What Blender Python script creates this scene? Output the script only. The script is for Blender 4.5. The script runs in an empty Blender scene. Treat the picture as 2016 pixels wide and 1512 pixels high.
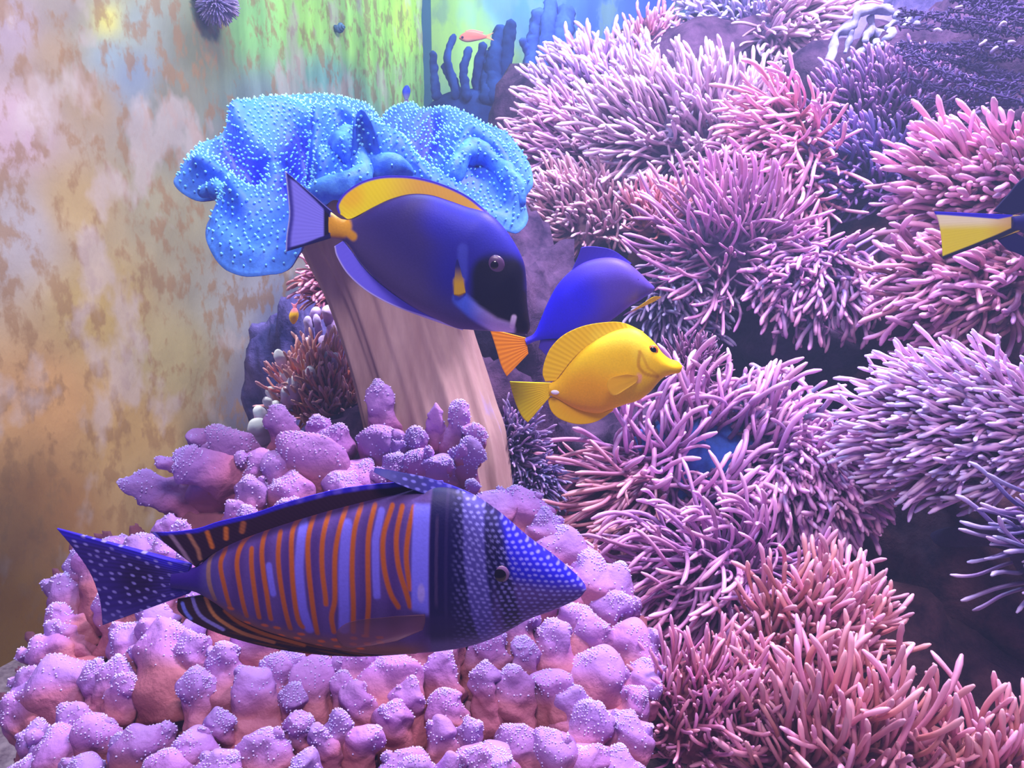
import bpy, math, random
import numpy as np
from mathutils import Vector, Matrix, noise as mnoise

# ------------------------------------------------------------------ camera, light, exposure
sc = bpy.context.scene
COL = sc.collection
IW, IH, FPX = 2016, 1512, 1456.0
PITCH = math.radians(10.0)
CAM = np.array([0.0, 0.0, 0.62])
FW = np.array([0.0, math.cos(PITCH), -math.sin(PITCH)])
RT = np.array([1.0, 0.0, 0.0])
UP = np.array([0.0, math.sin(PITCH), math.cos(PITCH)])

cam_data = bpy.data.cameras.new('camera')
cam_data.sensor_width = 36.0
cam_data.lens = FPX / IW * 36.0
cam_data.clip_start = 0.01
cam_data.clip_end = 50
cam = bpy.data.objects.new('camera', cam_data)
cam.location = CAM
cam.rotation_euler = (math.pi / 2 - PITCH, 0, 0)
COL.objects.link(cam)
sc.camera = cam

sc.view_settings.view_transform = 'Standard'
sc.view_settings.look = 'None'
sc.view_settings.gamma = 1.0
sc.view_settings.exposure = 0.0
sc.view_settings.use_curve_mapping = False
sc.cycles.use_denoising = True
sc.cycles.max_bounces = 4
sc.cycles.diffuse_bounces = 2
sc.cycles.glossy_bounces = 1
sc.cycles.volume_bounces = 0
sc.cycles.transparent_max_bounces = 8

world = bpy.data.worlds.new('tank_room')
sc.world = world
world.use_nodes = True
wb = world.node_tree.nodes['Background']
wb.inputs['Color'].default_value = (0.34, 0.20, 0.85, 1)
wb.inputs['Strength'].default_value = 0.26


def area(name, loc, aim, size, power, color):
    l = bpy.data.lights.new(name, 'AREA')
    l.shape = 'RECTANGLE'
    l.size, l.size_y = size
    l.energy = power
    l.color = color
    o = bpy.data.objects.new(name, l)
    o.location = loc
    d = Vector(aim) - Vector(loc)
    o.rotation_euler = d.to_track_quat('-Z', 'Y').to_euler()
    COL.objects.link(o)
    return o


# aquarium lamps over the open tank top, plus added front and side fill lights
area('reef_lamp', (0.62, 0.95, 1.92), (0.50, 1.10, 0.5), (0.35, 0.25), 66, (0.90, 0.75, 1.0))
area('coral_lamp', (-0.16, 0.92, 1.92), (-0.16, 0.86, 0.5), (0.14, 0.14), 19, (0.40, 0.66, 1.0))
area('front_fill', (0.0, -0.12, 1.75), (0.0, 0.55, 0.45), (0.5, 0.25), 19, (1.0, 0.86, 0.97))  # added fill light above the camera, not a tank lamp
sl = bpy.data.lights.new('side_fill_spot', 'SPOT')  # added spot, brightens the corals shaded by the toadstool cap
sl.energy, sl.spot_size, sl.spot_blend, sl.shadow_soft_size, sl.color = 60, math.radians(26), 0.6, 0.05, (1.0, 0.92, 0.95)
so = bpy.data.objects.new('side_fill_spot', sl)
so.location = (-0.58, 0.92, 1.55)
so.rotation_euler = (Vector((-0.28, 1.05, 0.45)) - so.location).to_track_quat('-Z', 'Y').to_euler()
COL.objects.link(so)
area('wall_lamp', (0.05, 1.25, 1.92), (-0.6, 1.2, 0.45), (0.3, 0.6), 3.5, (1.0, 0.93, 0.78))
area('back_lamp', (0.15, 2.6, 1.92), (-0.1, 3.0, 0.9), (0.6, 0.4), 14, (0.6, 0.85, 1.0))


# ------------------------------------------------------------------ helpers
def lin(c):
    a = np.asarray(c, float) / 255.0
    return np.where(a <= 0.04045, a / 12.92, ((a + 0.055) / 1.055) ** 2.4)


def P(px, py, d):
    px = np.asarray(px, float); py = np.asarray(py, float); d = np.asarray(d, float)
    return (CAM + FW * d[..., None] + RT * ((px - IW / 2) / FPX * d)[..., None]
            + UP * ((IH / 2 - py) / FPX * d)[..., None])


def project(p):
    q = np.asarray(p) - CAM
    d = q @ FW
    return IW / 2 + FPX * (q @ RT) / d, IH / 2 - FPX * (q @ UP) / d, d


def crv(pts, n):
    """smooth resampling of a polyline (Catmull-Rom, chord length parameter)"""
    p = np.asarray(pts, float)
    if len(p) == 2:
        t = np.linspace(0, 1, n)[:, None]
        return p[0] * (1 - t) + p[1] * t
    ext = np.vstack([2 * p[0] - p[1], p, 2 * p[-1] - p[-2]])
    seg = np.maximum(np.linalg.norm(np.diff(p, axis=0), axis=1), 1e-9)
    cum = np.concatenate([[0], np.cumsum(seg)])
    s = np.linspace(0, cum[-1], n)
    k = np.clip(np.searchsorted(cum, s, side='right') - 1, 0, len(p) - 2)
    t = ((s - cum[k]) / seg[k])[:, None]
    a, b, c, d = ext[k], ext[k + 1], ext[k + 2], ext[k + 3]
    return 0.5 * (2 * b + (c - a) * t + (2 * a - 5 * b + 4 * c - d) * t ** 2 + (3 * b - a - 3 * c + d) * t ** 3)


def pldist(pix, line):
    """distance of points to a polyline"""
    line = np.asarray(line, float)
    best = np.full(len(pix), 1e9)
    for a, b in zip(line[:-1], line[1:]):
        ab = b - a
        t = np.clip(((pix - a) @ ab) / (ab @ ab + 1e-9), 0, 1)
        best = np.minimum(best, np.linalg.norm(pix - (a + t[:, None] * ab), axis=1))
    return best


def sstep(a, b, x):
    t = np.clip((x - a) / (b - a), 0, 1)
    return t * t * (3 - 2 * t)


def mixc(c, col, w):
    return c * (1 - w[:, None]) + np.asarray(col) * w[:, None]


def tag(o, label=None, cat=None, group=None, kind=None):
    if label: o['label'] = label
    if cat: o['category'] = cat
    if group: o['group'] = group
    if kind: o['kind'] = kind
    return o


def empty(name, loc):
    o = bpy.data.objects.new(name, None)
    o.location = loc
    o.empty_display_size = 0.02
    COL.objects.link(o)
    return o


def make_mesh(name, V, F, mat=None, smooth=True, col=None, t=None):
    me = bpy.data.meshes.new(name)
    me.from_pydata([tuple(v) for v in np.asarray(V)], [], [tuple(int(i) for i in f) for f in F])
    if smooth:
        me.polygons.foreach_set('use_smooth', [True] * len(me.polygons))
    if col is not None:
        a = me.attributes.new('Col', 'FLOAT_COLOR', 'POINT')
        c4 = np.ones((len(V), 4)); c4[:, :3] = col
        a.data.foreach_set('color', c4.ravel())
    if t is not None:
        a = me.attributes.new('t', 'FLOAT', 'POINT')
        a.data.foreach_set('value', np.asarray(t, float))
    if mat: me.materials.append(mat)
    me.update()
    return me


def put(name, me, parent=None, loc=(0, 0, 0)):
    o = bpy.data.objects.new(name, me)
    o.location = loc
    if parent is not None: o.parent = parent
    COL.objects.link(o)
    return o


def mesh(name, V, F, mat, parent=None, smooth=True, col=None, t=None):
    """world-space vertices; re-based on the parent's (unrotated) location"""
    V = np.asarray(V, float)
    if parent is not None:
        base = np.array(parent.location)
        if parent.parent is not None: base = base + np.array(parent.parent.location)
        V = V - base
        return put(name, make_mesh(name, V, F, mat, smooth, col, t), parent)
    c = V.mean(axis=0)
    return put(name, make_mesh(name, V - c, F, mat, smooth, col, t), None, c)


def gridfaces(nu, nv, wrap=False, off=0, flip=False):
    F = []
    m = nv if wrap else nv - 1
    for i in range(nu - 1):
        for j in range(m):
            j2 = (j + 1) % nv
            q = (off + i * nv + j, off + i * nv + j2, off + (i + 1) * nv + j2, off + (i + 1) * nv + j)
            F.append(q[::-1] if flip else q)
    return F


# ------------------------------------------------------------------ materials
def new_mat(name):
    m = bpy.data.materials.new(name)
    m.use_nodes = True
    nt = m.node_tree
    b = nt.nodes['Principled BSDF']
    return m, nt, b


def setp(b, rough=0.6, spec=0.3):
    b.inputs['Roughness'].default_value = rough
    b.inputs['Specular IOR Level'].default_value = spec


def vcol_mat(name, rough=0.45, spec=0.4, alpha=None, bump=0.0, bscale=200.0, var=0.0, stretch=None):
    m, nt, b = new_mat(name)
    setp(b, rough, spec)
    a = nt.nodes.new('ShaderNodeAttribute'); a.attribute_name = 'Col'
    out = a.outputs['Color']
    if bump or var:
        tc = nt.nodes.new('ShaderNodeTexCoord')
        n = nt.nodes.new('ShaderNodeTexNoise'); n.inputs['Scale'].default_value = bscale
        n.inputs['Detail'].default_value = 4
        nt.links.new(tc.outputs['Object'], n.inputs['Vector'])
        if var:
            mx = nt.nodes.new('ShaderNodeMix'); mx.data_type = 'RGBA'; mx.blend_type = 'MULTIPLY'
            rp = nt.nodes.new('ShaderNodeMapRange')
            rp.inputs['From Min'].default_value = 0.3; rp.inputs['From Max'].default_value = 0.7
            rp.inputs['To Min'].default_value = 1 - var; rp.inputs['To Max'].default_value = 1 + var
            nt.links.new(n.outputs['Fac'], rp.inputs['Value'])
            cc = nt.nodes.new('ShaderNodeCombineColor')
            for k in range(3): nt.links.new(rp.outputs['Result'], cc.inputs[k])
            mx.inputs['Factor'].default_value = 1
            nt.links.new(out, mx.inputs['A']); nt.links.new(cc.outputs['Color'], mx.inputs['B'])
            out = mx.outputs['Result']
        if bump:
            bp = nt.nodes.new('ShaderNodeBump'); bp.inputs['Strength'].default_value = bump
            bp.inputs['Distance'].default_value = 0.002
            nt.links.new(n.outputs['Fac'], bp.inputs['Height'])
            nt.links.new(bp.outputs['Normal'], b.inputs['Normal'])
    nt.links.new(out, b.inputs['Base Color'])
    if alpha is not None:
        b.inputs['Alpha'].default_value = alpha
    return m


def ramp_mat(name, stops, rough=0.5, spec=0.3, rnd=0.25, bump=0.0, bscale=150, hue=0.02):
    """colour along the 't' attribute, with a random shift for each object"""
    m, nt, b = new_mat(name)
    setp(b, rough, spec)
    a = nt.nodes.new('ShaderNodeAttribute'); a.attribute_name = 't'
    r = nt.nodes.new('ShaderNodeValToRGB')
    e = r.color_ramp.elements
    while len(e) < len(stops): e.new(0.5)
    for k, (p, c) in enumerate(stops):
        e[k].position = p
        e[k].color = (*lin(c), 1)
    nt.links.new(a.outputs['Fac'], r.inputs['Fac'])
    oi = nt.nodes.new('ShaderNodeObjectInfo')
    hsv = nt.nodes.new('ShaderNodeHueSaturation')
    mr = nt.nodes.new('ShaderNodeMapRange')
    mr.inputs['To Min'].default_value = 1 - rnd; mr.inputs['To Max'].default_value = 1 + rnd
    nt.links.new(oi.outputs['Random'], mr.inputs['Value'])
    nt.links.new(mr.outputs['Result'], hsv.inputs['Value'])
    wn = nt.nodes.new('ShaderNodeMath'); wn.operation = 'MULTIPLY'; wn.inputs[1].default_value = 17.31
    fr = nt.nodes.new('ShaderNodeMath'); fr.operation = 'FRACT'
    mr2 = nt.nodes.new('ShaderNodeMapRange')
    mr2.inputs['To Min'].default_value = 0.5 - hue; mr2.inputs['To Max'].default_value = 0.5 + hue
    nt.links.new(oi.outputs['Random'], wn.inputs[0]); nt.links.new(wn.outputs[0], fr.inputs[0])
    nt.links.new(fr.outputs[0], mr2.inputs['Value']); nt.links.new(mr2.outputs['Result'], hsv.inputs['Hue'])
    nt.links.new(r.outputs['Color'], hsv.inputs['Color'])
    nt.links.new(hsv.outputs['Color'], b.inputs['Base Color'])
    if bump:
        tc = nt.nodes.new('ShaderNodeTexCoord')
        n = nt.nodes.new('ShaderNodeTexNoise'); n.inputs['Scale'].default_value = bscale
        n.inputs['Detail'].default_value = 5
        nt.links.new(tc.outputs['Object'], n.inputs['Vector'])
        bp = nt.nodes.new('ShaderNodeBump'); bp.inputs['Strength'].default_value = bump
        bp.inputs['Distance'].default_value = 0.004
        nt.links.new(n.outputs['Fac'], bp.inputs['Height'])
        nt.links.new(bp.outputs['Normal'], b.inputs['Normal'])
    return m


def noise_mat(name, c1, c2, scale=20, rough=0.8, spec=0.2, bump=0.4, dist=0.006, c3=None, stretch=(1, 1, 1)):
    m, nt, b = new_mat(name)
    setp(b, rough, spec)
    tc = nt.nodes.new('ShaderNodeTexCoord')
    mp = nt.nodes.new('ShaderNodeMapping'); mp.inputs['Scale'].default_value = stretch
    nt.links.new(tc.outputs['Object'], mp.inputs['Vector'])
    n = nt.nodes.new('ShaderNodeTexNoise'); n.inputs['Scale'].default_value = scale
    n.inputs['Detail'].default_value = 6; n.inputs['Roughness'].default_value = 0.65
    nt.links.new(mp.outputs['Vector'], n.inputs['Vector'])
    r = nt.nodes.new('ShaderNodeValToRGB')
    e = r.color_ramp.elements
    e[0].position = 0.35; e[0].color = (*lin(c1), 1)
    e[1].position = 0.65; e[1].color = (*lin(c2), 1)
    if c3 is not None:
        x = e.new(0.78); x.color = (*lin(c3), 1)
    nt.links.new(n.outputs['Fac'], r.inputs['Fac'])
    nt.links.new(r.outputs['Color'], b.inputs['Base Color'])
    bp = nt.nodes.new('ShaderNodeBump'); bp.inputs['Strength'].default_value = bump
    bp.inputs['Distance'].default_value = dist
    nt.links.new(n.outputs['Fac'], bp.inputs['Height'])
    nt.links.new(bp.outputs['Normal'], b.inputs['Normal'])
    return m


def plain_mat(name, c, rough=0.4, spec=0.4):
    m, nt, b = new_mat(name)
    setp(b, rough, spec)
    b.inputs['Base Color'].default_value = (*lin(c), 1)
    return m


# ------------------------------------------------------------------ the tank: water, floor, walls
WATER = dict(x=(-1.6, 2.2), y=(-0.4, 4.4), z=(-0.06, 1.93))


def box(x, y, z):
    V = np.array([(a, b, c) for a in x for b in y for c in z], float)
    F = [(0, 1, 3, 2), (4, 6, 7, 5), (0, 4, 5, 1), (2, 3, 7, 6), (0, 2, 6, 4), (1, 5, 7, 3)]
    return V, F


wm = bpy.data.materials.new('water_haze'); wm.use_nodes = True
wnt = wm.node_tree
wnt.nodes.remove(wnt.nodes['Principled BSDF'])
vs = wnt.nodes.new('ShaderNodeVolumeScatter')
vs.inputs['Color'].default_value = (0.42, 0.54, 1.0, 1)
vs.inputs['Density'].default_value = 0.075
vs.inputs['Anisotropy'].default_value = 0.2
wnt.links.new(vs.outputs['Volume'], wnt.nodes['Material Output'].inputs['Volume'])
V, F = box(**WATER)
tag(mesh('water', V, F, wm, smooth=False), 'hazy blue water filling the whole aquarium tank', 'water', kind='stuff')

# floor: pale coral sand
nx, ny = 60, 60
gx, gy = np.meshgrid(np.linspace(-1.2, 1.9, nx), np.linspace(-0.3, 4.2, ny), indexing='ij')
gz = np.array([[0.012 * mnoise.noise(Vector((x * 4, y * 4, 0))) for y in gy[0]] for x in gx[:, 0]])
V = np.stack([gx, gy, gz], -1).reshape(-1, 3)
floor_m = noise_mat('sand', (120, 95, 110), (185, 160, 170), 60, 0.9, 0.1)
tag(mesh('floor', V, gridfaces(nx, ny), floor_m), kind='structure')

# side wall: vertical panel receding from near left to the far corner
WA = P(-260, 756, 0.92)[:2]
WB = P(852, 756, 3.05)[:2]
WALLN = np.array([-(WB - WA)[1], (WB - WA)[0]]); WALLN = -WALLN / np.linalg.norm(WALLN)


def idw(px, py, ctrl, pw=3.6):
    out = np.zeros((len(px), 3)); ws = np.zeros(len(px))
    for (x, y, c) in ctrl:
        w = 1.0 / (((px - x) / 100.0) ** 2 + ((py - y) / 100.0) ** 2 + 0.08) ** (pw / 2)
        out += w[:, None] * lin(c); ws += w
    return out / ws[:, None]


def fbm(p, oct=4):
    return mnoise.fractal(Vector(p), 0.8, 2.0, oct)


# algae film and bare panel over the side wall, with a yellow reflection painted in
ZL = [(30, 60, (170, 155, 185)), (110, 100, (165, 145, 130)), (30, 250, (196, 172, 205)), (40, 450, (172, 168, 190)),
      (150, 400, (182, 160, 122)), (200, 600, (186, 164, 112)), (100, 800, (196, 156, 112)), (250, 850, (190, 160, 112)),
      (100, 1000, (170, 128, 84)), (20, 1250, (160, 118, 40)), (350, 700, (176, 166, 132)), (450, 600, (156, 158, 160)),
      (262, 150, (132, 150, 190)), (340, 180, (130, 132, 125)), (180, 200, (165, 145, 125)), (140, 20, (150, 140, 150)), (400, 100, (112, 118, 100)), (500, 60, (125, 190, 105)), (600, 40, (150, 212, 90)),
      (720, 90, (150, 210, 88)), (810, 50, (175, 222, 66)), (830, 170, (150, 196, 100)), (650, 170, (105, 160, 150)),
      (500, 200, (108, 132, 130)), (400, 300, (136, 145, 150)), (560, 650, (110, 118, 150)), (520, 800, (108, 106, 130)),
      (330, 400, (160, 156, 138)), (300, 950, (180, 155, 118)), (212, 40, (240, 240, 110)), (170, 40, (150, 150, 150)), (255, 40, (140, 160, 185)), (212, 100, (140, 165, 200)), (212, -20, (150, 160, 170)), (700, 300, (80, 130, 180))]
nu, nv = 150, 110
u = np.linspace(0, 1, nu)[:, None] ** 1.25
zz = np.linspace(0.0, 1.9, nv)[None, :]
wx = (WA[0] + (WB - WA)[0] * u) + 0 * zz
wy = (WA[1] + (WB - WA)[1] * u) + 0 * zz
wz = zz + 0 * u
V = np.stack([wx, wy, wz], -1).reshape(-1, 3)
rel = np.array([0.006 * fbm((p[0] * 6, p[1] * 6, p[2] * 6)) for p in V])
V[:, :2] += WALLN * rel[:, None]
qx, qy, qd = project(V)
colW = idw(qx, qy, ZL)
colW = colW * (1 + (np.array([.78, .77, .54]) - 1) * sstep(520, 380, qx)[:, None])


def wall_mat(name, spot, streak_scale, ochre, pale, along=(1, 1, 0.55)):
    m, nt, b = new_mat(name)
    setp(b, 0.75, 0.2)
    a = nt.nodes.new('ShaderNodeAttribute'); a.attribute_name = 'Col'
    tc = nt.nodes.new('ShaderNodeTexCoord')
    mp = nt.nodes.new('ShaderNodeMapping'); mp.inputs['Scale'].default_value = along
    nt.links.new(tc.outputs['Object'], mp.inputs['Vector'])
    n1 = nt.nodes.new('ShaderNodeTexNoise'); n1.inputs['Scale'].default_value = spot; n1.inputs['Detail'].default_value = 5
    n1.inputs['Roughness'].default_value = 0.6
    nt.links.new(mp.outputs['Vector'], n1.inputs['Vector'])
    n2 = nt.nodes.new('ShaderNodeTexNoise'); n2.inputs['Scale'].default_value = spot * 0.32; n2.inputs['Detail'].default_value = 4
    nt.links.new(mp.outputs['Vector'], n2.inputs['Vector'])
    mp2 = nt.nodes.new('ShaderNodeMapping'); mp2.inputs['Scale'].default_value = (1, 1, 0.10)
    nt.links.new(tc.outputs['Object'], mp2.inputs['Vector'])
    n3 = nt.nodes.new('ShaderNodeTexNoise'); n3.inputs['Scale'].default_value = streak_scale; n3.inputs['Detail'].default_value = 4
    nt.links.new(mp2.outputs['Vector'], n3.inputs['Vector'])

    def mr(node, lo, hi, a_, b_):
        r = nt.nodes.new('ShaderNodeMapRange')
        r.inputs['From Min'].default_value = lo; r.inputs['From Max'].default_value = hi
        r.inputs['To Min'].default_value = a_; r.inputs['To Max'].default_value = b_
        nt.links.new(node.outputs['Fac'], r.inputs['Value']); return r.outputs['Result']

    def mixn(fac, A, Bv, mode='MIX'):
        x = nt.nodes.new('ShaderNodeMix'); x.data_type = 'RGBA'; x.blend_type = mode
        if isinstance(fac, float): x.inputs['Factor'].default_value = fac
        else: nt.links.new(fac, x.inputs['Factor'])
        nt.links.new(A, x.inputs['A'])
        if isinstance(Bv, tuple): x.inputs['B'].default_value = (*Bv, 1)
        else: nt.links.new(Bv, x.inputs['B'])
        return x.outputs['Result']
    c = a.outputs['Color']
    c = mixn(mr(n1, 0.50, 0.60, 0, 0.7), c, tuple(lin(ochre)))
    c = mixn(mr(n2, 0.54, 0.62, 0, 0.55), c, tuple(lin(pale)))
    g = nt.nodes.new('ShaderNodeCombineColor')
    s = mr(n3, 0.3, 0.7, 0.62, 1.35)
    for k in range(3): nt.links.new(s, g.inputs[k])
    sa = nt.nodes.new('ShaderNodeAttribute'); sa.attribute_name = 't'
    c = mixn(sa.outputs['Fac'], c, g.outputs['Color'], 'MULTIPLY')
    nt.links.new(c, b.inputs['Base Color'])
    bp = nt.nodes.new('ShaderNodeBump'); bp.inputs['Strength'].default_value = 0.35; bp.inputs['Distance'].default_value = 0.006
    nt.links.new(n1.outputs['Fac'], bp.inputs['Height']); nt.links.new(bp.outputs['Normal'], b.inputs['Normal'])
    return m


wall_m = wall_mat('algae_panel', 46, 14, (136, 106, 62), (178, 168, 160), (1, 0.55, 0.42))
streak = sstep(330, 520, qx) * sstep(420, 200, qy) * 0.9 + 0.12
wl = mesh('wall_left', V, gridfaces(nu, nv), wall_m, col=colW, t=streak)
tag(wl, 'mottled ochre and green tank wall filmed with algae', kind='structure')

# back wall; blue haze and light are painted into its zone colours
ZB = [(880, 60, (160, 200, 95)), (930, 100, (150, 195, 110)), (990, 100, (160, 190, 100)), (1010, 10, (70, 130, 170)), (1050, 60, (70, 115, 215)),
      (1150, 60, (62, 100, 225)), (1300, 60, (70, 105, 230)), (1000, 200, (165, 190, 90)), (900, 230, (120, 170, 130)), (950, 300, (70, 120, 220)),
      (1100, 200, (60, 95, 220)), (900, 10, (150, 190, 100)), (1400, 300, (60, 70, 180)), (1800, 200, (60, 50, 160)), (1000, 600, (50, 60, 140))]
BY = WB[1] + 0.02
nu, nv = 90, 70
xs = np.linspace(WB[0] - 0.1, 2.0, nu)[:, None]; zs = np.linspace(0, 1.9, nv)[None, :]
V = np.stack([xs + 0 * zs, BY + 0.25 * sstep(0, 1, (xs - WB[0])) + 0 * zs, zs + 0 * xs], -1).reshape(-1, 3)
qx, qy, qd = project(V)
bw_m = wall_mat('back_panel', 9, 7, (120, 150, 120), (90, 130, 210))
tag(mesh('wall_back', V, gridfaces(nu, nv, flip=True), bw_m, col=idw(qx, qy, ZB), t=np.full(len(V), 0.8)),
    'blue and yellow green rear tank wall', kind='structure')
# dark joint where the two panels meet
V, F = box((WB[0] - 0.012, WB[0] + 0.02), (BY - 0.06, BY - 0.02), (0.0, 1.9))
tag(mesh('trim_1', V, F, plain_mat('joint', (40, 85, 110), 0.7, 0.2), smooth=False), kind='structure')


def wall_point(px, py, off=0.0):
    """where a photo ray meets the side wall"""
    r = FW + RT * (px - IW / 2) / FPX + UP * (IH / 2 - py) / FPX
    a = WALLN @ (WA + WALLN * off - CAM[:2]); t = a / (WALLN @ r[:2])
    return CAM + r * t


# ------------------------------------------------------------------ rocks
rock_m = noise_mat('live_rock', (38, 24, 58), (92, 66, 104), 16, 0.9, 0.15, 0.8, 0.012, (130, 95, 130))
rock_brown = noise_mat('brown_rock', (40, 22, 40), (96, 62, 74), 20, 0.9, 0.15, 0.8, 0.012, (130, 96, 60))
rock_blue = noise_mat('blue_rock', (44, 44, 96), (110, 100, 165), 16, 0.9, 0.15, 0.8, 0.012, (150, 140, 200))

import bmesh


def ico(sub):
    bm = bmesh.new()
    bmesh.ops.create_icosphere(bm, subdivisions=sub, radius=1)
    bm.verts.ensure_lookup_table()
    V = np.array([v.co[:] for v in bm.verts]); F = [[v.index for v in f.verts] for f in bm.faces]
    bm.free()
    return V, F


ICO5, ICO4, ICO2, ICO1 = ico(5), ico(4), ico(2), ico(1)


def rock(name, label, px, py, d, r, mat, seed, rough=0.32, parent=None):
    c = P(px, py, d)
    v = ICO5[0]
    k = np.array([1 + rough * mnoise.fractal(Vector(p * 1.6 + seed), 0.9, 2.0, 5) for p in v])
    V = c + v * np.asarray(r) * k[:, None]
    V[:, 2] = np.maximum(V[:, 2], 0.0)
    o = mesh(name, V, ICO5[1], mat)
    return tag(o, label, 'rock', 'live rocks of the reef')


rock('reef_rock', 'large purple rock under the pale anemones at the reef crest', 1260, 440, 1.95, (.40, .36, .44), rock_m, 1.3)
rock('reef_rock', 'violet blue rock carrying the frilly white coral', 1770, 190, 1.84, (.27, .30, .28), rock_blue, 5.1)
rock('reef_rock', 'shadowed rock behind the dark violet anemone', 1880, 330, 1.62, (.36, .36, .34), rock_m, 9.7)
rock('reef_rock', 'bare overhanging rock above the dark cave', 1560, 640, 1.52, (.24, .26, .16), rock_m, 14.2)
rock('reef_rock', 'dark rock deep inside the cave', 1480, 820, 1.80, (.34, .22, .30), rock_m, 44.2)
rock('reef_rock', 'brown rock between the curling tube anemone and pale dense one', 1960, 640, 1.32, (.30, .28, .26), rock_brown, 18.4)
rock('reef_rock', 'dark brown bare rock right of the salmon anemones', 1850, 1130, 1.15, (.25, .28, .27), rock_brown, 22.9)
rock('reef_rock', 'rock under the curly pink anemone with blue disc', 1400, 1030, 1.25, (.26, .24, .24), rock_m, 26.6)
rock('reef_rock', 'low rock carrying the salmon anemones', 1620, 1500, 1.02, (.30, .24, .26), rock_brown, 31.3)
rock('reef_rock', 'dark rock behind the toadstool stalk', 1020, 760, 1.38, (.15, .18, .28), rock_m, 35.5)
rock('reef_rock', 'blue grey rock left of the toadstool stalk against the wall', 612, 790, 1.50, (.10, .14, .22), rock_blue, 39.1)
rock('reef_rock', 'rock holding up the toadstool coral', 880, 950, 1.03, (.17, .15, .18), rock_m, 51.1)

# ------------------------------------------------------------------ fish
class Flank:
    """vertical plane through a point; yaw turns the head side towards (+) the camera"""
    def __init__(self, px, py, d, yaw=0.0):
        self.p0 = P(px, py, d)
        y = math.radians(yaw)
        self.n = np.array([-math.sin(y), -math.cos(y), 0.0])

    def hit(self, pix):
        pix = np.asarray(pix, float)
        r = FW + RT * ((pix[..., 0] - IW / 2) / FPX)[..., None] + UP * ((IH / 2 - pix[..., 1]) / FPX)[..., None]
        t = ((self.p0 - CAM) @ self.n) / (r @ self.n)
        return CAM + r * t[..., None]


def fish_body(name, top, bot, thick, fl, colf, mat, root, nu=120, nv=64, power=1.0, prof=None):
    T, B = crv(top, nu), crv(bot, nu)
    th = np.linspace(0, 2 * np.pi, nv, endpoint=False)
    c, s = np.cos(th), np.sin(th)
    mid, half = (T + B) / 2, (T - B) / 2
    pix = mid[:, None, :] + half[:, None, :] * c[None, :, None]
    u = np.linspace(0, 1, nu)
    if prof is None:
        prof = [(0, .28), (.12, .38), (.35, .8), (.6, 1.0), (.8, .95), (.92, .66), (1, .18)]
    w = thick * np.interp(u, [p[0] for p in prof], [p[1] for p in prof])
    k = np.ones(7) / 7
    w = np.convolve(np.pad(w, 3, mode='edge'), k, 'valid')
    off = w[:, None] * (np.sign(s) * np.abs(s) ** power)[None, :]
    V = fl.hit(pix) + off[..., None] * fl.n
    V = V.reshape(-1, 3)
    col = colf(pix.reshape(-1, 2))
    F = gridfaces(nu, nv, wrap=True)
    F.append(list(range(nv))); F.append(list(range((nu - 1) * nv, nu * nv))[::-1])
    return mesh(name, V, F, mat, root, col=col)


def fin(name, base, edge, fl, colf, mat, root, nu=40, nv=14, thick=0.0022, rays=18, off=(0, 0), ripple=0.00004):
    A, B = crv(base, nu), crv(edge, nu)
    v = np.linspace(0, 1, nv)
    pix = A[:, None, :] * (1 - v)[None, :, None] + B[:, None, :] * v[None, :, None]
    H = fl.hit(pix)
    uu = np.linspace(0, 1, nu)[:, None]
    wav = ripple * np.sin(uu * rays * 2 * np.pi) * np.ones((1, nv))
    t = thick * (1 - 0.75 * v)[None, :] * np.ones((nu, 1)) / 2
    o = off[0] + (off[1] - off[0]) * v[None, :] * np.ones((nu, 1))
    Vf = H + (o + t + wav)[..., None] * fl.n
    Vb = H + (o - t + wav)[..., None] * fl.n
    V = np.vstack([Vf.reshape(-1, 3), Vb.reshape(-1, 3)])
    N = nu * nv
    F = gridfaces(nu, nv, flip=True) + gridfaces(nu, nv, off=N)
    ring = [j for j in range(nv)] + [i * nv + nv - 1 for i in range(1, nu)] + \
           [(nu - 1) * nv + j for j in range(nv - 2, -1, -1)] + [i * nv for i in range(nu - 2, 0, -1)]
    for a, b in zip(ring, ring[1:] + ring[:1]):
        F.append((a, b, b + N, a + N))
    col = colf(np.vstack([pix.reshape(-1, 2)] * 2))
    return mesh(name, V, F, mat, root, col=col)


def eye(px, py, rpx, fl, off, root, iris, ring, both=True):
    """a domed eye with an iris ring; one on each side of the head"""
    iris_m = plain_mat('eye_iris', iris, 0.35, 0.5)
    pup_m = plain_mat('eye_pupil', (6, 4, 18), 0.12, 0.6)
    c0 = fl.hit(np.array([px, py]))
    r = rpx * np.linalg.norm(fl.hit(np.array([px + 1.0, py])) - c0)
    ax = np.cross([0, 0, 1.0], fl.n); ax /= np.linalg.norm(ax)
    M = np.stack([ax, np.array([0, 0, 1.0]), fl.n])
    for sgn in ((1, -1) if both else (1,)):
        c = c0 + fl.n * off * sgn
        v = ICO4[0] if rpx > 12 else ICO2[0]
        f = ICO4[1] if rpx > 12 else ICO2[1]
        e = mesh('eye', c + (v * [r, r, r * 0.42]) @ M, f, iris_m, root)
        mesh('pupil', c + fl.n * sgn * r * 0.14 + (v * [r * ring, r * ring, r * 0.36]) @ M, f, pup_m, e)


fish_m = vcol_mat('fish_skin', 0.5, 0.18, bump=0.06, bscale=700, var=0.06)
fin_m = vcol_mat('fish_fin', 0.6, 0.15)
clear_fin_m = vcol_mat('clear_fin', 0.45, 0.3, alpha=0.45)


def const(c):
    return lambda pix: np.tile(lin(c), (len(pix), 1))


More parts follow.
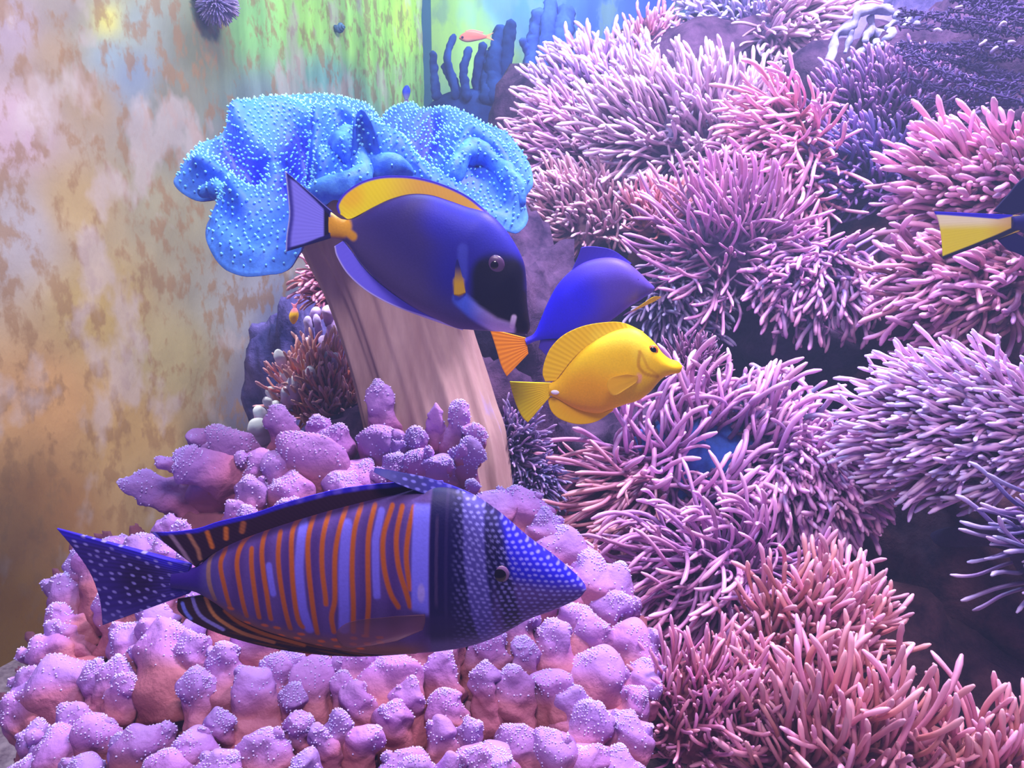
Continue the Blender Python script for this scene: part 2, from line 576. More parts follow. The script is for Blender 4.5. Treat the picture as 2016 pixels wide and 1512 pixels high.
def dots(pix, sx, sy, rx, ry, ang=0.0, jit=0.25, shift=0.5):
    """soft weights of a staggered grid of oval dots"""
    ca, sa = math.cos(ang), math.sin(ang)
    x = pix[:, 0] * ca + pix[:, 1] * sa; y = -pix[:, 0] * sa + pix[:, 1] * ca
    row = np.floor(y / sy)
    xo = x + (row % 2) * sx * shift
    colm = np.floor(xo / sx)
    h1 = np.modf(np.abs(np.sin(row * 12.9898 + colm * 78.233) * 43758.5453))[0] - 0.5
    h2 = np.modf(np.abs(np.sin(row * 39.346 + colm * 11.135) * 24634.6345))[0] - 0.5
    dx = xo - (colm + 0.5 + jit * h1) * sx; dy = y - (row + 0.5 + jit * h2) * sy
    return 1 - sstep(0.55, 1.15, np.sqrt((dx / rx) ** 2 + (dy / ry) ** 2))


# ---- striped and spotted sailfin tang, nearest the glass
SF = Flank(640, 1115, 0.375, 0)


def zf(pts): return [(380 + x / 3.978, 920 + y / 3.978) for x, y in pts]


ORANGE_LINES = [zf(l) for l in [
    [(250, 560), (270, 620), (250, 720), (290, 880), (330, 1060)],
    [(530, 470), (420, 550), (385, 680), (420, 880), (460, 1110)],
    [(495, 600), (510, 720), (540, 900), (565, 1110)],
    [(740, 410), (600, 460), (580, 580), (610, 760), (640, 920), (660, 1110)],
    [(710, 480), (720, 640), (760, 880), (810, 1180)],
    [(850, 380), (810, 450), (830, 650), (850, 850), (880, 1100), (910, 1160)],
    [(960, 350), (945, 500), (965, 700), (990, 900), (1020, 1210)],
    [(1080, 330), (1060, 500), (1070, 700), (1095, 880), (1100, 960)],
    [(1210, 300), (1180, 450), (1165, 600), (1170, 850), (1165, 950), (1140, 1060), (1150, 1190)],
    [(1330, 280), (1300, 450), (1300, 700), (1310, 950), (1300, 1180)],
    [(1440, 270), (1415, 450), (1420, 700), (1425, 950), (1400, 1200)],
    [(1580, 260), (1530, 450), (1540, 650), (1590, 850), (1650, 960)],
    [(1660, 260), (1630, 450), (1650, 650), (1710, 850), (1740, 960)],
    [(1750, 260), (1720, 420), (1710, 600), (1740, 820)]]]
TAN_LINE = zf([(100, 490), (150, 600), (180, 640), (150, 700), (160, 850), (200, 1000)])
LAV = [zf(l) for l in [[(890, 420), (890, 700), (920, 1000), (960, 1180)], [(1240, 400), (1235, 700), (1240, 1000), (1230, 1160)],
                       [(1500, 300), (1470, 480), (1480, 700), (1490, 880)], [(650, 700), (690, 900)]]]
LAVW = [10, 12, 8, 7]
ODOTS = zf([(450, 1180), (600, 1180), (700, 1190), (890, 1230), (850, 1280), (1040, 1290), (1150, 1265), (1300, 1240), (1390, 1215),
            (1290, 1300), (1400, 1290), (1160, 1340), (1340, 1345), (1500, 1225), (1500, 1270), (330, 1060), (720, 1270), (1010, 1345), (1290, 1385)])


def sail_col(pix):
    x, y = pix[:, 0], pix[:, 1]
    n = len(pix)
    c = np.tile(lin((92, 66, 140)), (n, 1))
    c = mixc(c, lin((66, 32, 104)), 0.55 * (0.5 + 0.5 * np.sin(x / 8.2)))
    c = mixc(c, lin((84, 78, 160)), sstep(480, 400, x) * 0.6)
    for l, w in zip(LAV, LAVW):
        c = mixc(c, lin((118, 108, 226)), 1 - sstep(w * 0.6, w * 1.15, pldist(pix, l)))
    for l in ORANGE_LINES:
        c = mixc(c, lin((180, 90, 30)), 1 - sstep(3.0, 6.6, pldist(pix, crv(l, 24))))
    c = mixc(c, lin((150, 112, 100)), 1 - sstep(3.0, 6.0, pldist(pix, crv(TAN_LINE, 20))))
    # belly
    yb = np.interp(x, [400, 520, 640, 760, 860], [1180, 1228, 1248, 1256, 1262])
    bel = sstep(-34, 4, y - yb)
    c = mixc(c, lin((126, 78, 66)), bel * 0.95 * sstep(870, 800, x))
    for ox, oy in ODOTS:
        dd = np.sqrt(((x - ox) / 8.5) ** 2 + ((y - oy) / 4.2) ** 2)
        c = mixc(c, lin((205, 100, 40)), 1 - sstep(0.6, 1.2, dd))
    c = mixc(c, lin((92, 54, 40)), sstep(0, 22, y - yb) * 0.8 * sstep(860, 760, x))
    # peduncle
    c = mixc(c, lin((52, 26, 130)), sstep(420, 392, x))
    # front part: dark, dotted
    fr = sstep(849, 856, x)
    navy = np.tile(lin((20, 12, 74)), (n, 1))
    navy = mixc(navy, lin((60, 44, 92)), (1 - sstep(2, 4, np.abs(x - 866))) * sstep(990, 1010, y) * sstep(1170, 1150, y))
    navy = mixc(navy, lin((46, 34, 90)), (1 - sstep(2, 4, np.abs(x - 884))) * 0.7)
    bx = np.interp(y, [950, 1080, 1180, 1240], [932, 938, 952, 968])
    band = 1 - sstep(16, 24, np.abs(x - bx))
    navy = mixc(navy, lin((74, 66, 150)), band)
    face = sstep(968, 1000, x + (y - 1080) * 0.1)
    navy = mixc(navy, lin((32, 24, 190)), face * sstep(1130, 1090, y - (x - 1000) * 0.45) * 0.95)
    navy = mixc(navy, lin((88, 64, 140)), face * sstep(1100, 1135, y - (x - 1000) * 0.22) * 0.85)
    navy = mixc(navy, lin((16, 8, 60)), (1 - sstep(10, 24, np.abs(x - np.interp(y, [1000, 1110, 1200], [968, 990, 1010])))) * sstep(1010, 1040, y) * 0.9)
    dw = dots(pix, 13.5, 8.5, 4.6, 2.3, 0.18)
    navy = mixc(navy, lin((150, 146, 232)), dw * (0.35 + 0.5 * band + 0.35 * face) * sstep(890, 908, x))
    navy = mixc(navy, lin((110, 96, 160)), sstep(1215, 1250, y + (x - 900) * 0.08) * 0.55)
    c = c * (1 - fr[:, None]) + navy * fr[:, None]
    # pale bar in front of the stripes
    pb = sstep(817, 823, x) * (1 - sstep(849, 854, x)) * sstep(975, 985, y) * (1 - sstep(1168, 1182, y + (840 - x) * 0.3))
    c = mixc(c, lin((124, 120, 246)), pb)
    c = mixc(c, lin((176, 160, 236)), pb * (1 - sstep(5, 9, np.hypot((x - 838), (y - 1135) * 0.4))) * 0.8)
    # lower dark patch behind the gill
    c = mixc(c, lin((34, 20, 84)), sstep(1172, 1190, y) * sstep(835, 850, x) * sstep(935, 890, x) * sstep(1240, 1215, y) * 0.8)
    # dark back line under the fin
    yt = np.interp(x, [400, 480, 560, 650, 740, 830], [1100, 1058, 1030, 1003, 980, 958])
    c = mixc(c, lin((40, 18, 60)), (1 - sstep(2, 14, y - yt)) * sstep(860, 840, x) * 0.8)
    return c


sail = empty('sailfin_tang', SF.p0)
tag(sail, 'large tang with orange stripes and white-spotted navy head above the lilac finger coral', 'fish')
fish_body('body',
          [(340, 1124), (385, 1116), (425, 1085), (480, 1058), (560, 1030), (650, 1003), (740, 980), (830, 958), (880, 957), (930, 974), (985, 1011),
           (1040, 1058), (1095, 1098), (1138, 1135), (1153, 1154)],
          [(340, 1158), (385, 1164), (425, 1186), (480, 1222), (560, 1250), (650, 1272), (740, 1284), (830, 1281), (880, 1276), (930, 1266), (985, 1245),
           (1040, 1215), (1095, 1195), (1138, 1176), (1153, 1158)],
          0.019, SF, sail_col, fish_m, sail, nu=420, nv=240, power=1.0,
          prof=[(0, .16), (.1, .3), (.3, .75), (.55, 1.0), (.75, 1.0), (.9, .62), (1, .16)])


def sail_dorsal(pix):
    x, y = pix[:, 0], pix[:, 1]
    c = np.tile(lin((46, 20, 44)), (len(pix), 1))
    for l, k, w in [([(305, 1051), (360, 1117)], (112, 104, 226), 4), ([(336, 1051), (364, 1087), (381, 1113)], (140, 112, 140), 4),
                    ([(371, 1049), (392, 1081), (396, 1098)], (158, 108, 84), 4), ([(409, 1047), (420, 1075)], (190, 104, 36), 4.5),
                    ([(446, 1040), (447, 1058)], (190, 104, 36), 5), ([(480, 1030), (478, 1044)], (150, 84, 50), 6)]:
        c = mixc(c, lin(k), 1 - sstep(w * .6, w * 1.2, pldist(pix, l)))
    ye = np.interp(x, [296, 390, 430, 500, 560, 650, 720, 800, 870], [1047, 1040, 1027, 1010, 990, 966, 955, 948, 946])
    e = 1 - sstep(5, 11, y - ye)
    c = mixc(c, lin((48, 30, 196)), e * sstep(300, 330, x))
    c = mixc(c, lin((120, 100, 220)), e * dots(pix, 34, 200, 12, 90) * sstep(520, 600, x) * 0.6)
    return c


fin('dorsal_fin', [(388, 1114), (425, 1088), (480, 1062), (560, 1034), (650, 1007), (740, 984), (830, 962), (875, 960)],
    [(297, 1047), (340, 1047), (390, 1040), (430, 1027), (500, 1010), (560, 990), (650, 966), (720, 955), (800, 948), (872, 946)],
    SF, sail_dorsal, fin_m, sail, nu=260, nv=30, rays=60, thick=0.003)


def sail_sail(pix):
    c = np.tile(lin((24, 14, 92)), (len(pix), 1))
    c = mixc(c, lin((50, 40, 190)), sstep(820, 900, pix[:, 0]) * .6)
    return mixc(c, lin((126, 120, 220)), dots(pix, 20, 9, 6, 2.4, 0.3) * sstep(770, 800, pix[:, 0]) * .45)


fin('dorsal_sail', [(740, 923), (785, 945), (840, 966), (905, 988), (960, 1010)], [(738, 921), (790, 930), (850, 943), (915, 966), (965, 998)],
    SF, sail_sail, fin_m, sail, nu=160, nv=24, rays=20, thick=0.004, off=(0.004, 0.0))


def sail_tail(pix):
    x, y = pix[:, 0], pix[:, 1]
    c = np.tile(lin((54, 34, 124)), (len(pix), 1))
    c = mixc(c, lin((40, 18, 76)), 1 - sstep(10, 70, np.hypot(x - 275, y - 1140)))
    te = 1085 + (x - 300) * 0.4
    c = mixc(c, lin((52, 34, 208)), 1 - sstep(4, 26, y - np.interp(x, [113, 200, 300, 375], [1040, 1054, 1087, 1113])))
    c = mixc(c, lin((150, 142, 226)), dots(pix, 24, 15, 5.6, 2.9, 0.42, 0.7) * 0.8)
    c = mixc(c, lin((88, 76, 160)), sstep(1190, 1225, y) * .6)
    c = mixc(c, lin((40, 22, 130)), sstep(325, 372, x) * .85)
    return c


fin('caudal_fin', [(376, 1112), (372, 1138), (376, 1165)], [(113, 1040), (148, 1082), (180, 1130), (198, 1182), (203, 1230)],
    SF, sail_tail, fin_m, sail, nu=130, nv=150, rays=16, thick=0.004, ripple=0.00006)


def sail_anal(pix):
    x, y = pix[:, 0], pix[:, 1]
    c = np.tile(lin((52, 28, 40)), (len(pix), 1))
    c = mixc(c, lin((120, 72, 30)), dots(pix, 90, 9, 42, 2.6, 0.2) * sstep(430, 500, x) * .7)
    for l, k, w in [([(360, 1187), (366, 1203), (376, 1217)], (112, 124, 228), 4), ([(379, 1170), (388, 1198), (402, 1216), (440, 1238)], (132, 124, 200), 4),
                    ([(407, 1175), (420, 1204), (439, 1222), (480, 1245), (540, 1263)], (190, 128, 70), 4),
                    ([(445, 1200), (470, 1222), (520, 1245), (600, 1268)], (186, 110, 40), 4)]:
        c = mixc(c, lin(k), 1 - sstep(w * .6, w * 1.2, pldist(pix, crv(l, 14))))
    return c


fin('anal_fin', [(412, 1170), (445, 1196), (500, 1226), (560, 1247), (640, 1267), (740, 1280), (820, 1279)],
    [(350, 1179), (354, 1205), (400, 1234), (480, 1262), (580, 1283), (700, 1292), (820, 1286)],
    SF, sail_anal, fin_m, sail, nu=220, nv=40, rays=50, thick=0.003)
fin('pectoral_fin', [(846, 1172), (846, 1186), (842, 1200)], [(790, 1168), (710, 1178), (684, 1202), (708, 1226), (795, 1214)], SF, const((108, 66, 84)), clear_fin_m, sail,
    nu=40, nv=20, thick=0.0012, rays=10, off=(0.0205, 0.0245))
eye(984, 1104, 19, SF, 0.0162, sail, (120, 86, 136), 0.78)

# ---- powder blue tang with the yellow dorsal fin
PB = Flank(850, 520, 0.60, 4)


def zp(pts): return [(550 + x / 3.877, 320 + y / 3.877) for x, y in pts]


def powder_col(pix):
    x, y = pix[:, 0], pix[:, 1]
    n = len(pix)
    c = np.tile(lin((52, 38, 112)), (n, 1))
    g = (x - 690) * 0.62 - (y - 430) * 0.78
    c = mixc(c, lin((92, 76, 124)), sstep(40, -60, g) * 0.8)
    c = mixc(c, lin((18, 10, 214)), 1 - sstep(10, 95, np.hypot((x - 925) * 0.8, (y - 428) * 1.3)))
    c = mixc(c, lin((28, 22, 150)), sstep(830, 900, x) * sstep(640, 540, y) * .8)
    c = mixc(c, lin((40, 40, 168)), sstep(915, 960, x) * sstep(520, 470, y) * .7)
    # black face mask
    mask = [(905, 545), (920, 520), (935, 495), (960, 470), (1060, 480), (1060, 640), (1000, 640), (960, 605), (930, 580)]
    mx_, my_ = 985, 565
    c = mixc(c, lin((8, 4, 36)), sstep(20, 0, pldist(pix, [(985, 545), (985, 580), (1005, 615)]) - 42) * sstep(480, 520, y))
    c = mixc(c, lin((64, 72, 184)), (1 - sstep(5, 14, pldist(pix, [(918, 490), (917, 545)]))) * .7)
    # pale throat
    th = 1 - sstep(10, 20, pldist(pix, [(913, 586), (940, 612), (975, 637), (1000, 646)]))
    tc = mixc(np.tile(lin((74, 104, 226)), (n, 1)), lin((196, 182, 232)), sstep(920, 985, x))
    c = c * (1 - th[:, None]) + tc * th[:, None]
    c = mixc(c, lin((222, 206, 240)), 1 - sstep(3, 7, pldist(pix, [(1014, 622), (1010, 640)])))
    # yellow tail root
    yl = 1 - sstep(16, 25, pldist(pix, [(640, 445), (676, 448)]))
    yl = np.maximum(yl, 1 - sstep(5, 12, pldist(pix, [(676, 448), (700, 466)])))
    c = mixc(c, lin((226, 164, 24)), yl)
    c = mixc(c, lin((250, 214, 110)), (1 - sstep(3, 8, pldist(pix, [(652, 416), (678, 432)]))) * .9)
    # yellow mark at the pectoral base
    c = mixc(c, lin((206, 164, 16)), 1 - sstep(7, 13, pldist(pix, [(910, 552), (911, 570)])))
    # pale lower margin
    return c


pb = empty('powder_blue_tang', PB.p0)
tag(pb, 'dark blue tang with yellow dorsal fin and white throat in front of the toadstool coral', 'fish')
fish_body('body',
          zp([(385, 372), (480, 432), (580, 420), (700, 350), (850, 280), (1000, 240), (1150, 245), (1300, 290), (1440, 340), (1590, 385), (1700, 480), (1800, 620),
              (1865, 760), (1885, 900), (1890, 1050), (1905, 1180), (1915, 1260), (1895, 1305)]),
          zp([(385, 575), (480, 592), (540, 640), (620, 760), (750, 900), (900, 1020), (1050, 1120), (1200, 1195), (1350, 1262), (1450, 1275), (1560, 1283),
              (1680, 1290), (1780, 1300), (1850, 1312), (1890, 1308)]),
          0.022, PB, powder_col, fish_m, pb, nu=260, nv=140,
          prof=[(0, .16), (.1, .3), (.3, .75), (.55, 1.0), (.75, .95), (.9, .6), (1, .15)])


def powder_dorsal(pix):
    x, y = pix[:, 0], pix[:, 1]
    c = np.tile(lin((255, 236, 0)), (len(pix), 1))
    c = mixc(c, lin((232, 172, 70)), sstep(740, 840, x) * .9)
    c = mixc(c, lin((255, 190, 10)), (1 - sstep(10, 40, np.hypot(x - 690, y - 385))) * .6)
    e = pldist(pix, crv(zp([(450, 385), (440, 320), (500, 230), (620, 150), (750, 110), (880, 100), (1020, 108), (1170, 140), (1320, 195), (1460, 270), (1600, 385)]), 60))
    return mixc(c, lin((70, 52, 214)), (1 - sstep(3, 6.5, e)))


fin('dorsal_fin', zp([(520, 432), (560, 428), (640, 388), (740, 335), (860, 280), (1000, 245), (1150, 250), (1300, 295), (1440, 345), (1600, 392)]),
    zp([(450, 385), (440, 320), (500, 230), (620, 150), (750, 110), (880, 100), (1020, 108), (1170, 140), (1320, 195), (1460, 270), (1600, 385)]),
    PB, powder_dorsal, fin_m, pb, nu=160, nv=40, rays=40, thick=0.004)


def powder_tail(pix):
    x, y = pix[:, 0], pix[:, 1]
    c = np.tile(lin((140, 138, 252)), (len(pix), 1))
    c = mixc(c, lin((20, 8, 44)), 1 - sstep(4, 9, np.abs(x - 646)))
    c = mixc(c, lin((24, 12, 96)), 1 - sstep(5, 10, pldist(pix, zp([(45, 65), (150, 130), (300, 270), (395, 365)]))))
    c = mixc(c, lin((24, 12, 84)), 1 - sstep(4, 8, pldist(pix, zp([(50, 680), (200, 640), (330, 590), (395, 570)]))))
    re = crv(zp([(45, 65), (65, 250), (75, 400), (55, 560), (50, 680)]), 30)
    dr = pldist(pix, re)
    c = mixc(c, lin((40, 26, 140)), (1 - sstep(6, 14, dr)) * .85)
    return mixc(c, lin((180, 190, 250)), 1 - sstep(1.5, 3.5, dr))


fin('caudal_fin', zp([(395, 368), (400, 470), (395, 575)]), zp([(45, 65), (65, 250), (75, 400), (55, 560), (50, 680)]),
    PB, powder_tail, fin_m, pb, nu=80, nv=60, rays=16, thick=0.006)


def powder_anal(pix):
    c = np.tile(lin((120, 112, 250)), (len(pix), 1))
    c = mixc(c, lin((70, 50, 190)), sstep(740, 830, pix[:, 0]) * .7)
    e = pldist(pix, crv(zp([(420, 640), (440, 720), (520, 850), (650, 970), (800, 1060), (950, 1125), (1100, 1175), (1250, 1225), (1400, 1275)]), 50))
    return mixc(c, lin((196, 190, 250)), 1 - sstep(1.5, 4, e))


fin('anal_fin', zp([(490, 598), (560, 690), (640, 795), (750, 905), (900, 1022), (1050, 1118), (1200, 1192), (1400, 1262)]),
    zp([(420, 640), (440, 720), (520, 850), (650, 970), (800, 1060), (950, 1125), (1100, 1180), (1250, 1232), (1400, 1280)]),
    PB, powder_anal, fin_m, pb, nu=120, nv=30, rays=34, thick=0.004)


def powder_pec(pix):
    c = np.tile(lin((200, 160, 20)), (len(pix), 1))
    return mixc(c, lin((30, 24, 110)), sstep(560, 520, pix[:, 1]))


fin('pectoral_fin', zp([(1362, 1000), (1400, 1005), (1448, 985)]), zp([(1372, 800), (1388, 735), (1410, 800)]), PB, powder_pec, fin_m, pb,
    nu=30, nv=20, thick=0.002, rays=6, off=(0.0205, 0.0225))
eye(978, 521, 19, PB, 0.0172, pb, (84, 56, 100), 0.55)

# ---- yellow tang
YT = Flank(1170, 735, 0.645, 6)


def zy(pts): return [(940 + x / 3.78, 460 + y / 3.78) for x, y in pts]


def yellow_col(pix):
    x, y = pix[:, 0], pix[:, 1]
    c = np.tile(lin((252, 206, 8)), (len(pix), 1))
    c = mixc(c, lin((240, 160, 0)), (1 - sstep(20, 75, np.hypot((x - 1155) * .8, y - 775))) * .7)
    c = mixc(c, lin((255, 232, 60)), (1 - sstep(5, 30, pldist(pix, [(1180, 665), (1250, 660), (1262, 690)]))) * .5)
    c = mixc(c, lin((196, 130, 0)), (1 - sstep(1.5, 5, pldist(pix, crv(zy([(1200, 860), (1190, 960), (1240, 1020), (1330, 1045)]), 20)))) * .7)
    c = mixc(c, lin((206, 140, 4)), (1 - sstep(1, 4, pldist(pix, zy([(1215, 880), (1260, 980), (1330, 1030)])))) * .5)
    c = mixc(c, lin((250, 170, 150)), (1 - sstep(3, 8, pldist(pix, zy([(1195, 1040), (1190, 1070)])))) * .8)
    c = mixc(c, lin((230, 190, 20)), sstep(1200, 1240, x) * sstep(730, 760, y) * .6)
    return c


def lemon(pix):
    x, y = pix[:, 0], pix[:, 1]
    c = np.tile(lin((238, 226, 4)), (len(pix), 1))
    return mixc(c, lin((250, 205, 8)), sstep(1000, 1080, x) * .8)


yt = empty('yellow_tang', YT.p0)
tag(yt, 'bright yellow tang swimming above the curly pink anemone', 'fish')
fish_body('body',
          zy([(535, 1118), (600, 1072), (680, 970), (780, 860), (900, 775), (1020, 720), (1120, 700), (1200, 715), (1270, 765), (1330, 825), (1375, 885), (1430, 930),
              (1490, 950), (1522, 980)]),
          zy([(535, 1200), (600, 1232), (680, 1280), (780, 1320), (900, 1335), (1000, 1305), (1100, 1270), (1200, 1238), (1280, 1180), (1340, 1110), (1385, 1068),
              (1440, 1046), (1505, 1032), (1522, 992)]),
          0.017, YT, yellow_col, fish_m, yt, nu=180, nv=100)
fin('dorsal_fin', zy([(580, 1095), (640, 1020), (700, 945), (780, 865), (900, 780), (1020, 725), (1120, 705), (1230, 735)]),
    zy([(505, 1100), (485, 1040), (500, 950), (545, 850), (640, 755), (780, 690), (950, 660), (1090, 665), (1240, 732)]),
    YT, yellow_col, fin_m, yt, nu=120, nv=24, rays=26, thick=0.004, ripple=0.00014)
fin('anal_fin', zy([(565, 1212), (620, 1242), (680, 1276), (780, 1314), (860, 1328), (940, 1325), (1010, 1300)]),
    zy([(523, 1228), (545, 1310), (600, 1370), (700, 1410), (800, 1416), (900, 1390), (1010, 1315)]),
    YT, yellow_col, fin_m, yt, nu=90, nv=20, rays=20, thick=0.004)
fin('caudal_fin', zy([(545, 1112), (550, 1160), (545, 1205)]), zy([(240, 1100), (262, 1190), (296, 1290), (335, 1365), (375, 1405)]),
    YT, lemon, fin_m, yt, nu=70, nv=30, rays=12, thick=0.005, ripple=0.00014)
fin('pectoral_fin', zy([(1185, 1035), (1188, 1055), (1180, 1075)]), zy([(1110, 1015), (985, 1045), (960, 1110), (1010, 1170), (1115, 1115)]), YT, const((250, 200, 30)), clear_fin_m, yt,
    nu=30, nv=14, thick=0.001, rays=8, off=(0.017, 0.021))
spm = plain_mat('tail_spine', (250, 248, 255), 0.4, 0.4)
c0 = YT.hit(np.array([1094, 770.0])) + YT.n * 0.0048
ax = np.cross([0, 0, 1.0], YT.n)
tag(mesh('tail_spine', c0 + (ICO2[0] * [0.0042, 0.0022, 0.0016]) @ np.stack([ax, [0, 0, 1.0], YT.n]), ICO2[1], spm, yt), 'white tail spine')
eye(1283, 686, 11, YT, 0.0115, yt, (238, 120, 30), 0.72)

# ---- purple tang behind the yellow one
PT = Flank(1140, 590, 0.77, -4)


def purple_col(pix):
    x, y = pix[:, 0], pix[:, 1]
    c = np.tile(lin((74, 54, 190)), (len(pix), 1))
    c = mixc(c, lin((30, 10, 235)), (1 - sstep(20, 80, pldist(pix, [(1120, 590), (1080, 640)]))) * .9)
    c = mixc(c, lin((98, 76, 168)), sstep(1160, 1240, x) * .6)
    c = mixc(c, lin((40, 24, 190)), (1 - sstep(6, 20, np.hypot(x - 1262, y - 580))) * .7)
    return c


pt = empty('purple_tang', PT.p0)
tag(pt, 'indigo blue tang with orange tail partly hidden behind the yellow tang', 'fish')
fish_body('body',
          zy([(350, 780), (420, 745), (465, 650), (520, 520), (590, 390), (680, 290), (780, 218), (900, 182), (1020, 180), (1120, 220), (1200, 285), (1260, 345),
              (1302, 382), (1312, 402)]),
          zy([(365, 830), (430, 800), (520, 785), (620, 780), (720, 765), (820, 735), (920, 690), (1000, 640), (1070, 588), (1130, 542), (1200, 500), (1250, 466),
              (1295, 440), (1312, 414)]),
          0.019, PT, purple_col, fish_m, pt, nu=120, nv=64)
fin('dorsal_fin', zy([(700, 280), (800, 215), (900, 188), (1020, 186), (1135, 228)]), zy([(768, 130), (780, 100), (880, 96), (1010, 125), (1150, 222)]),
    PT, const((58, 40, 176)), fin_m, pt, nu=60, nv=20, rays=14, thick=0.004)
fin('anal_fin', zy([(470, 790), (600, 780), (760, 750), (900, 700)]), zy([(455, 850), (560, 930), (760, 930), (930, 760)]),
    PT, const((66, 48, 170)), fin_m, pt, nu=50, nv=20, rays=14, thick=0.004)
fin('caudal_fin', zy([(358, 775), (368, 830), (378, 890)]), zy([(88, 705), (112, 770), (143, 870), (178, 985), (217, 1063)]),
    PT, const((255, 158, 12)), fin_m, pt, nu=60, nv=24, rays=10, thick=0.005, ripple=0.0003)
fin('pectoral_fin', zy([(1055, 602), (1170, 548), (1270, 502), (1326, 470)]), zy([(1055, 588), (1170, 522), (1262, 462), (1322, 458)]),
    PT, lambda p: mixc(np.tile(lin((250, 222, 20)), (len(p), 1)), lin((160, 120, 190)), sstep(1250, 1225, p[:, 0])), fin_m, pt, nu=40, nv=10,
    thick=0.003, rays=4, off=(0.018, 0.024))
eye(1245, 553, 8, PT, 0.0140, pt, (60, 40, 120), 0.7)

# ---- blue tang leaving to the right, yellow tail
RF = Flank(2000, 440, 0.78, 4)


def zr(pts): return [(1780 + x / 6.3, 320 + y / 6.3) for x, y in pts]


def rf_tail(pix):
    x, y = pix[:, 0], pix[:, 1]
    c = np.tile(lin((240, 228, 24)), (len(pix), 1))
    c = mixc(c, lin((250, 246, 196)), sstep(455, 435, y + (x - 1870) * .02) * .9)
    c = mixc(c, lin((215, 165, 70)), sstep(1925, 1990, x) * .7)
    c = mixc(c, lin((48, 36, 214)), 1 - sstep(4, 7, pldist(pix, zr([(375, 612), (500, 618), (800, 640), (1150, 668), (1300, 640)]))))
    c = mixc(c, lin((26, 24, 50)), 1 - sstep(3.5, 6.5, pldist(pix, zr([(470, 1195), (850, 1045), (1150, 920), (1487, 765)]))))
    return c


def rf_body(pix):
    c = np.tile(lin((22, 14, 96)), (len(pix), 1))
    return mixc(c, lin((30, 30, 200)), sstep(2120, 2200, pix[:, 0]) * .7)


rf = empty('blue_tang', RF.p0)
tag(rf, 'dark navy tang with black-edged yellow tail over the bright pink anemone', 'fish')
fish_body('body', [(1988, 426), (2020, 416), (2070, 372), (2150, 322), (2250, 306), (2340, 340), (2400, 400), (2422, 438)],
          [(1988, 452), (2020, 462), (2070, 500), (2150, 545), (2250, 560), (2340, 530), (2400, 480), (2422, 446)],
          0.022, RF, rf_body, fish_m, rf, nu=90, nv=60)
fin('caudal_fin', [(2012, 424), (2012, 438), (2012, 452)], zr([(375, 608), (425, 720), (460, 900), (475, 1080), (482, 1200)]), RF, rf_tail, fin_m, rf,
    nu=90, nv=70, rays=16, thick=0.006)
fin('dorsal_fin', [(1992, 424), (2040, 402), (2100, 350), (2200, 314), (2340, 345)], [(1955, 416), (1985, 382), (2020, 346), (2120, 285), (2345, 338)], RF,
    const((14, 10, 66)), fin_m, rf, nu=60, nv=20, rays=14, thick=0.004)
fin('anal_fin', [(1992, 456), (2040, 482), (2100, 520), (2200, 552), (2330, 534)], [(1962, 470), (1985, 492), (2020, 508), (2120, 580), (2340, 545)], RF,
    const((20, 14, 84)), fin_m, rf, nu=60, nv=20, rays=14, thick=0.004)
eye(2385, 430, 9, RF, 0.012, rf, (30, 20, 90), 0.7)

# ---- small distant fish
AN = Flank(935, 73, 2.2, -8)
an = empty('anthias', AN.p0)
tag(an, 'small pink orange fish far back in front of the green wall', 'fish')
fish_body('body', [(958, 70), (948, 66), (935, 62), (920, 62), (908, 68), (904, 74)], [(958, 75), (948, 78), (935, 81), (920, 83), (909, 80), (904, 76)],
          0.012, AN, lambda p: mixc(np.tile(lin((245, 140, 120)), (len(p), 1)), lin((250, 190, 170)), sstep(74, 82, p[:, 1])), fish_m, an, nu=40, nv=24,
          prof=[(0, .2), (.5, 1), (.85, .8), (1, .3)])
fin('caudal_fin', [(955, 70), (955, 75)], [(972, 64), (965, 72), (973, 80)], AN, const((238, 190, 130)), fin_m, an, nu=16, nv=8, rays=4, thick=0.003)
fin('dorsal_fin', [(948, 68), (930, 64), (918, 65)], [(952, 63), (930, 58), (916, 61)], AN, const((250, 170, 150)), fin_m, an, nu=16, nv=6, rays=6, thick=0.003)
eye(910, 75, 2.6, AN, 0.009, an, (90, 40, 110), 0.7)

SB = Flank(800, 182, 2.3, -50)
sb = empty('blue_chromis', SB.p0)
tag(sb, 'tiny dark blue fish hovering above the toadstool coral', 'fish')
fish_body('body', [(797, 196), (794, 188), (793, 178), (797, 170), (800, 168)], [(803, 196), (806, 188), (807, 178), (804, 170), (801, 168)],
          0.010, SB, lambda p: mixc(np.tile(lin((26, 60, 220)), (len(p), 1)), lin((120, 130, 190)), sstep(180, 192, p[:, 1])), fish_m, sb, nu=30, nv=20,
          prof=[(0, .3), (.5, 1), (1, .4)])
fin('caudal_fin', [(797, 194), (803, 194)], [(794, 206), (800, 203), (806, 206)], SB, const((130, 120, 170)), fin_m, sb, nu=10, nv=6, rays=3, thick=0.002)

SY = Flank(578, 620, 1.12, 20)
sy = empty('reef_fish', SY.p0)
tag(sy, 'tiny yellow and pink fish beside the lavender finger coral', 'fish')
fish_body('body', [(579, 604), (573, 612), (570, 622), (572, 632), (577, 638)], [(582, 604), (586, 612), (587, 622), (584, 632), (579, 638)],
          0.006, SY, lambda p: mixc(np.tile(lin((250, 150, 170)), (len(p), 1)), lin((255, 205, 20)), sstep(610, 618, p[:, 1])), fish_m, sy, nu=30, nv=20,
          prof=[(0, .3), (.5, 1), (1, .4)])
fin('caudal_fin', [(578, 606), (583, 606)], [(573, 596), (580, 599), (586, 595)], SY, const((250, 150, 180)), fin_m, sy, nu=10, nv=6, rays=3, thick=0.002)

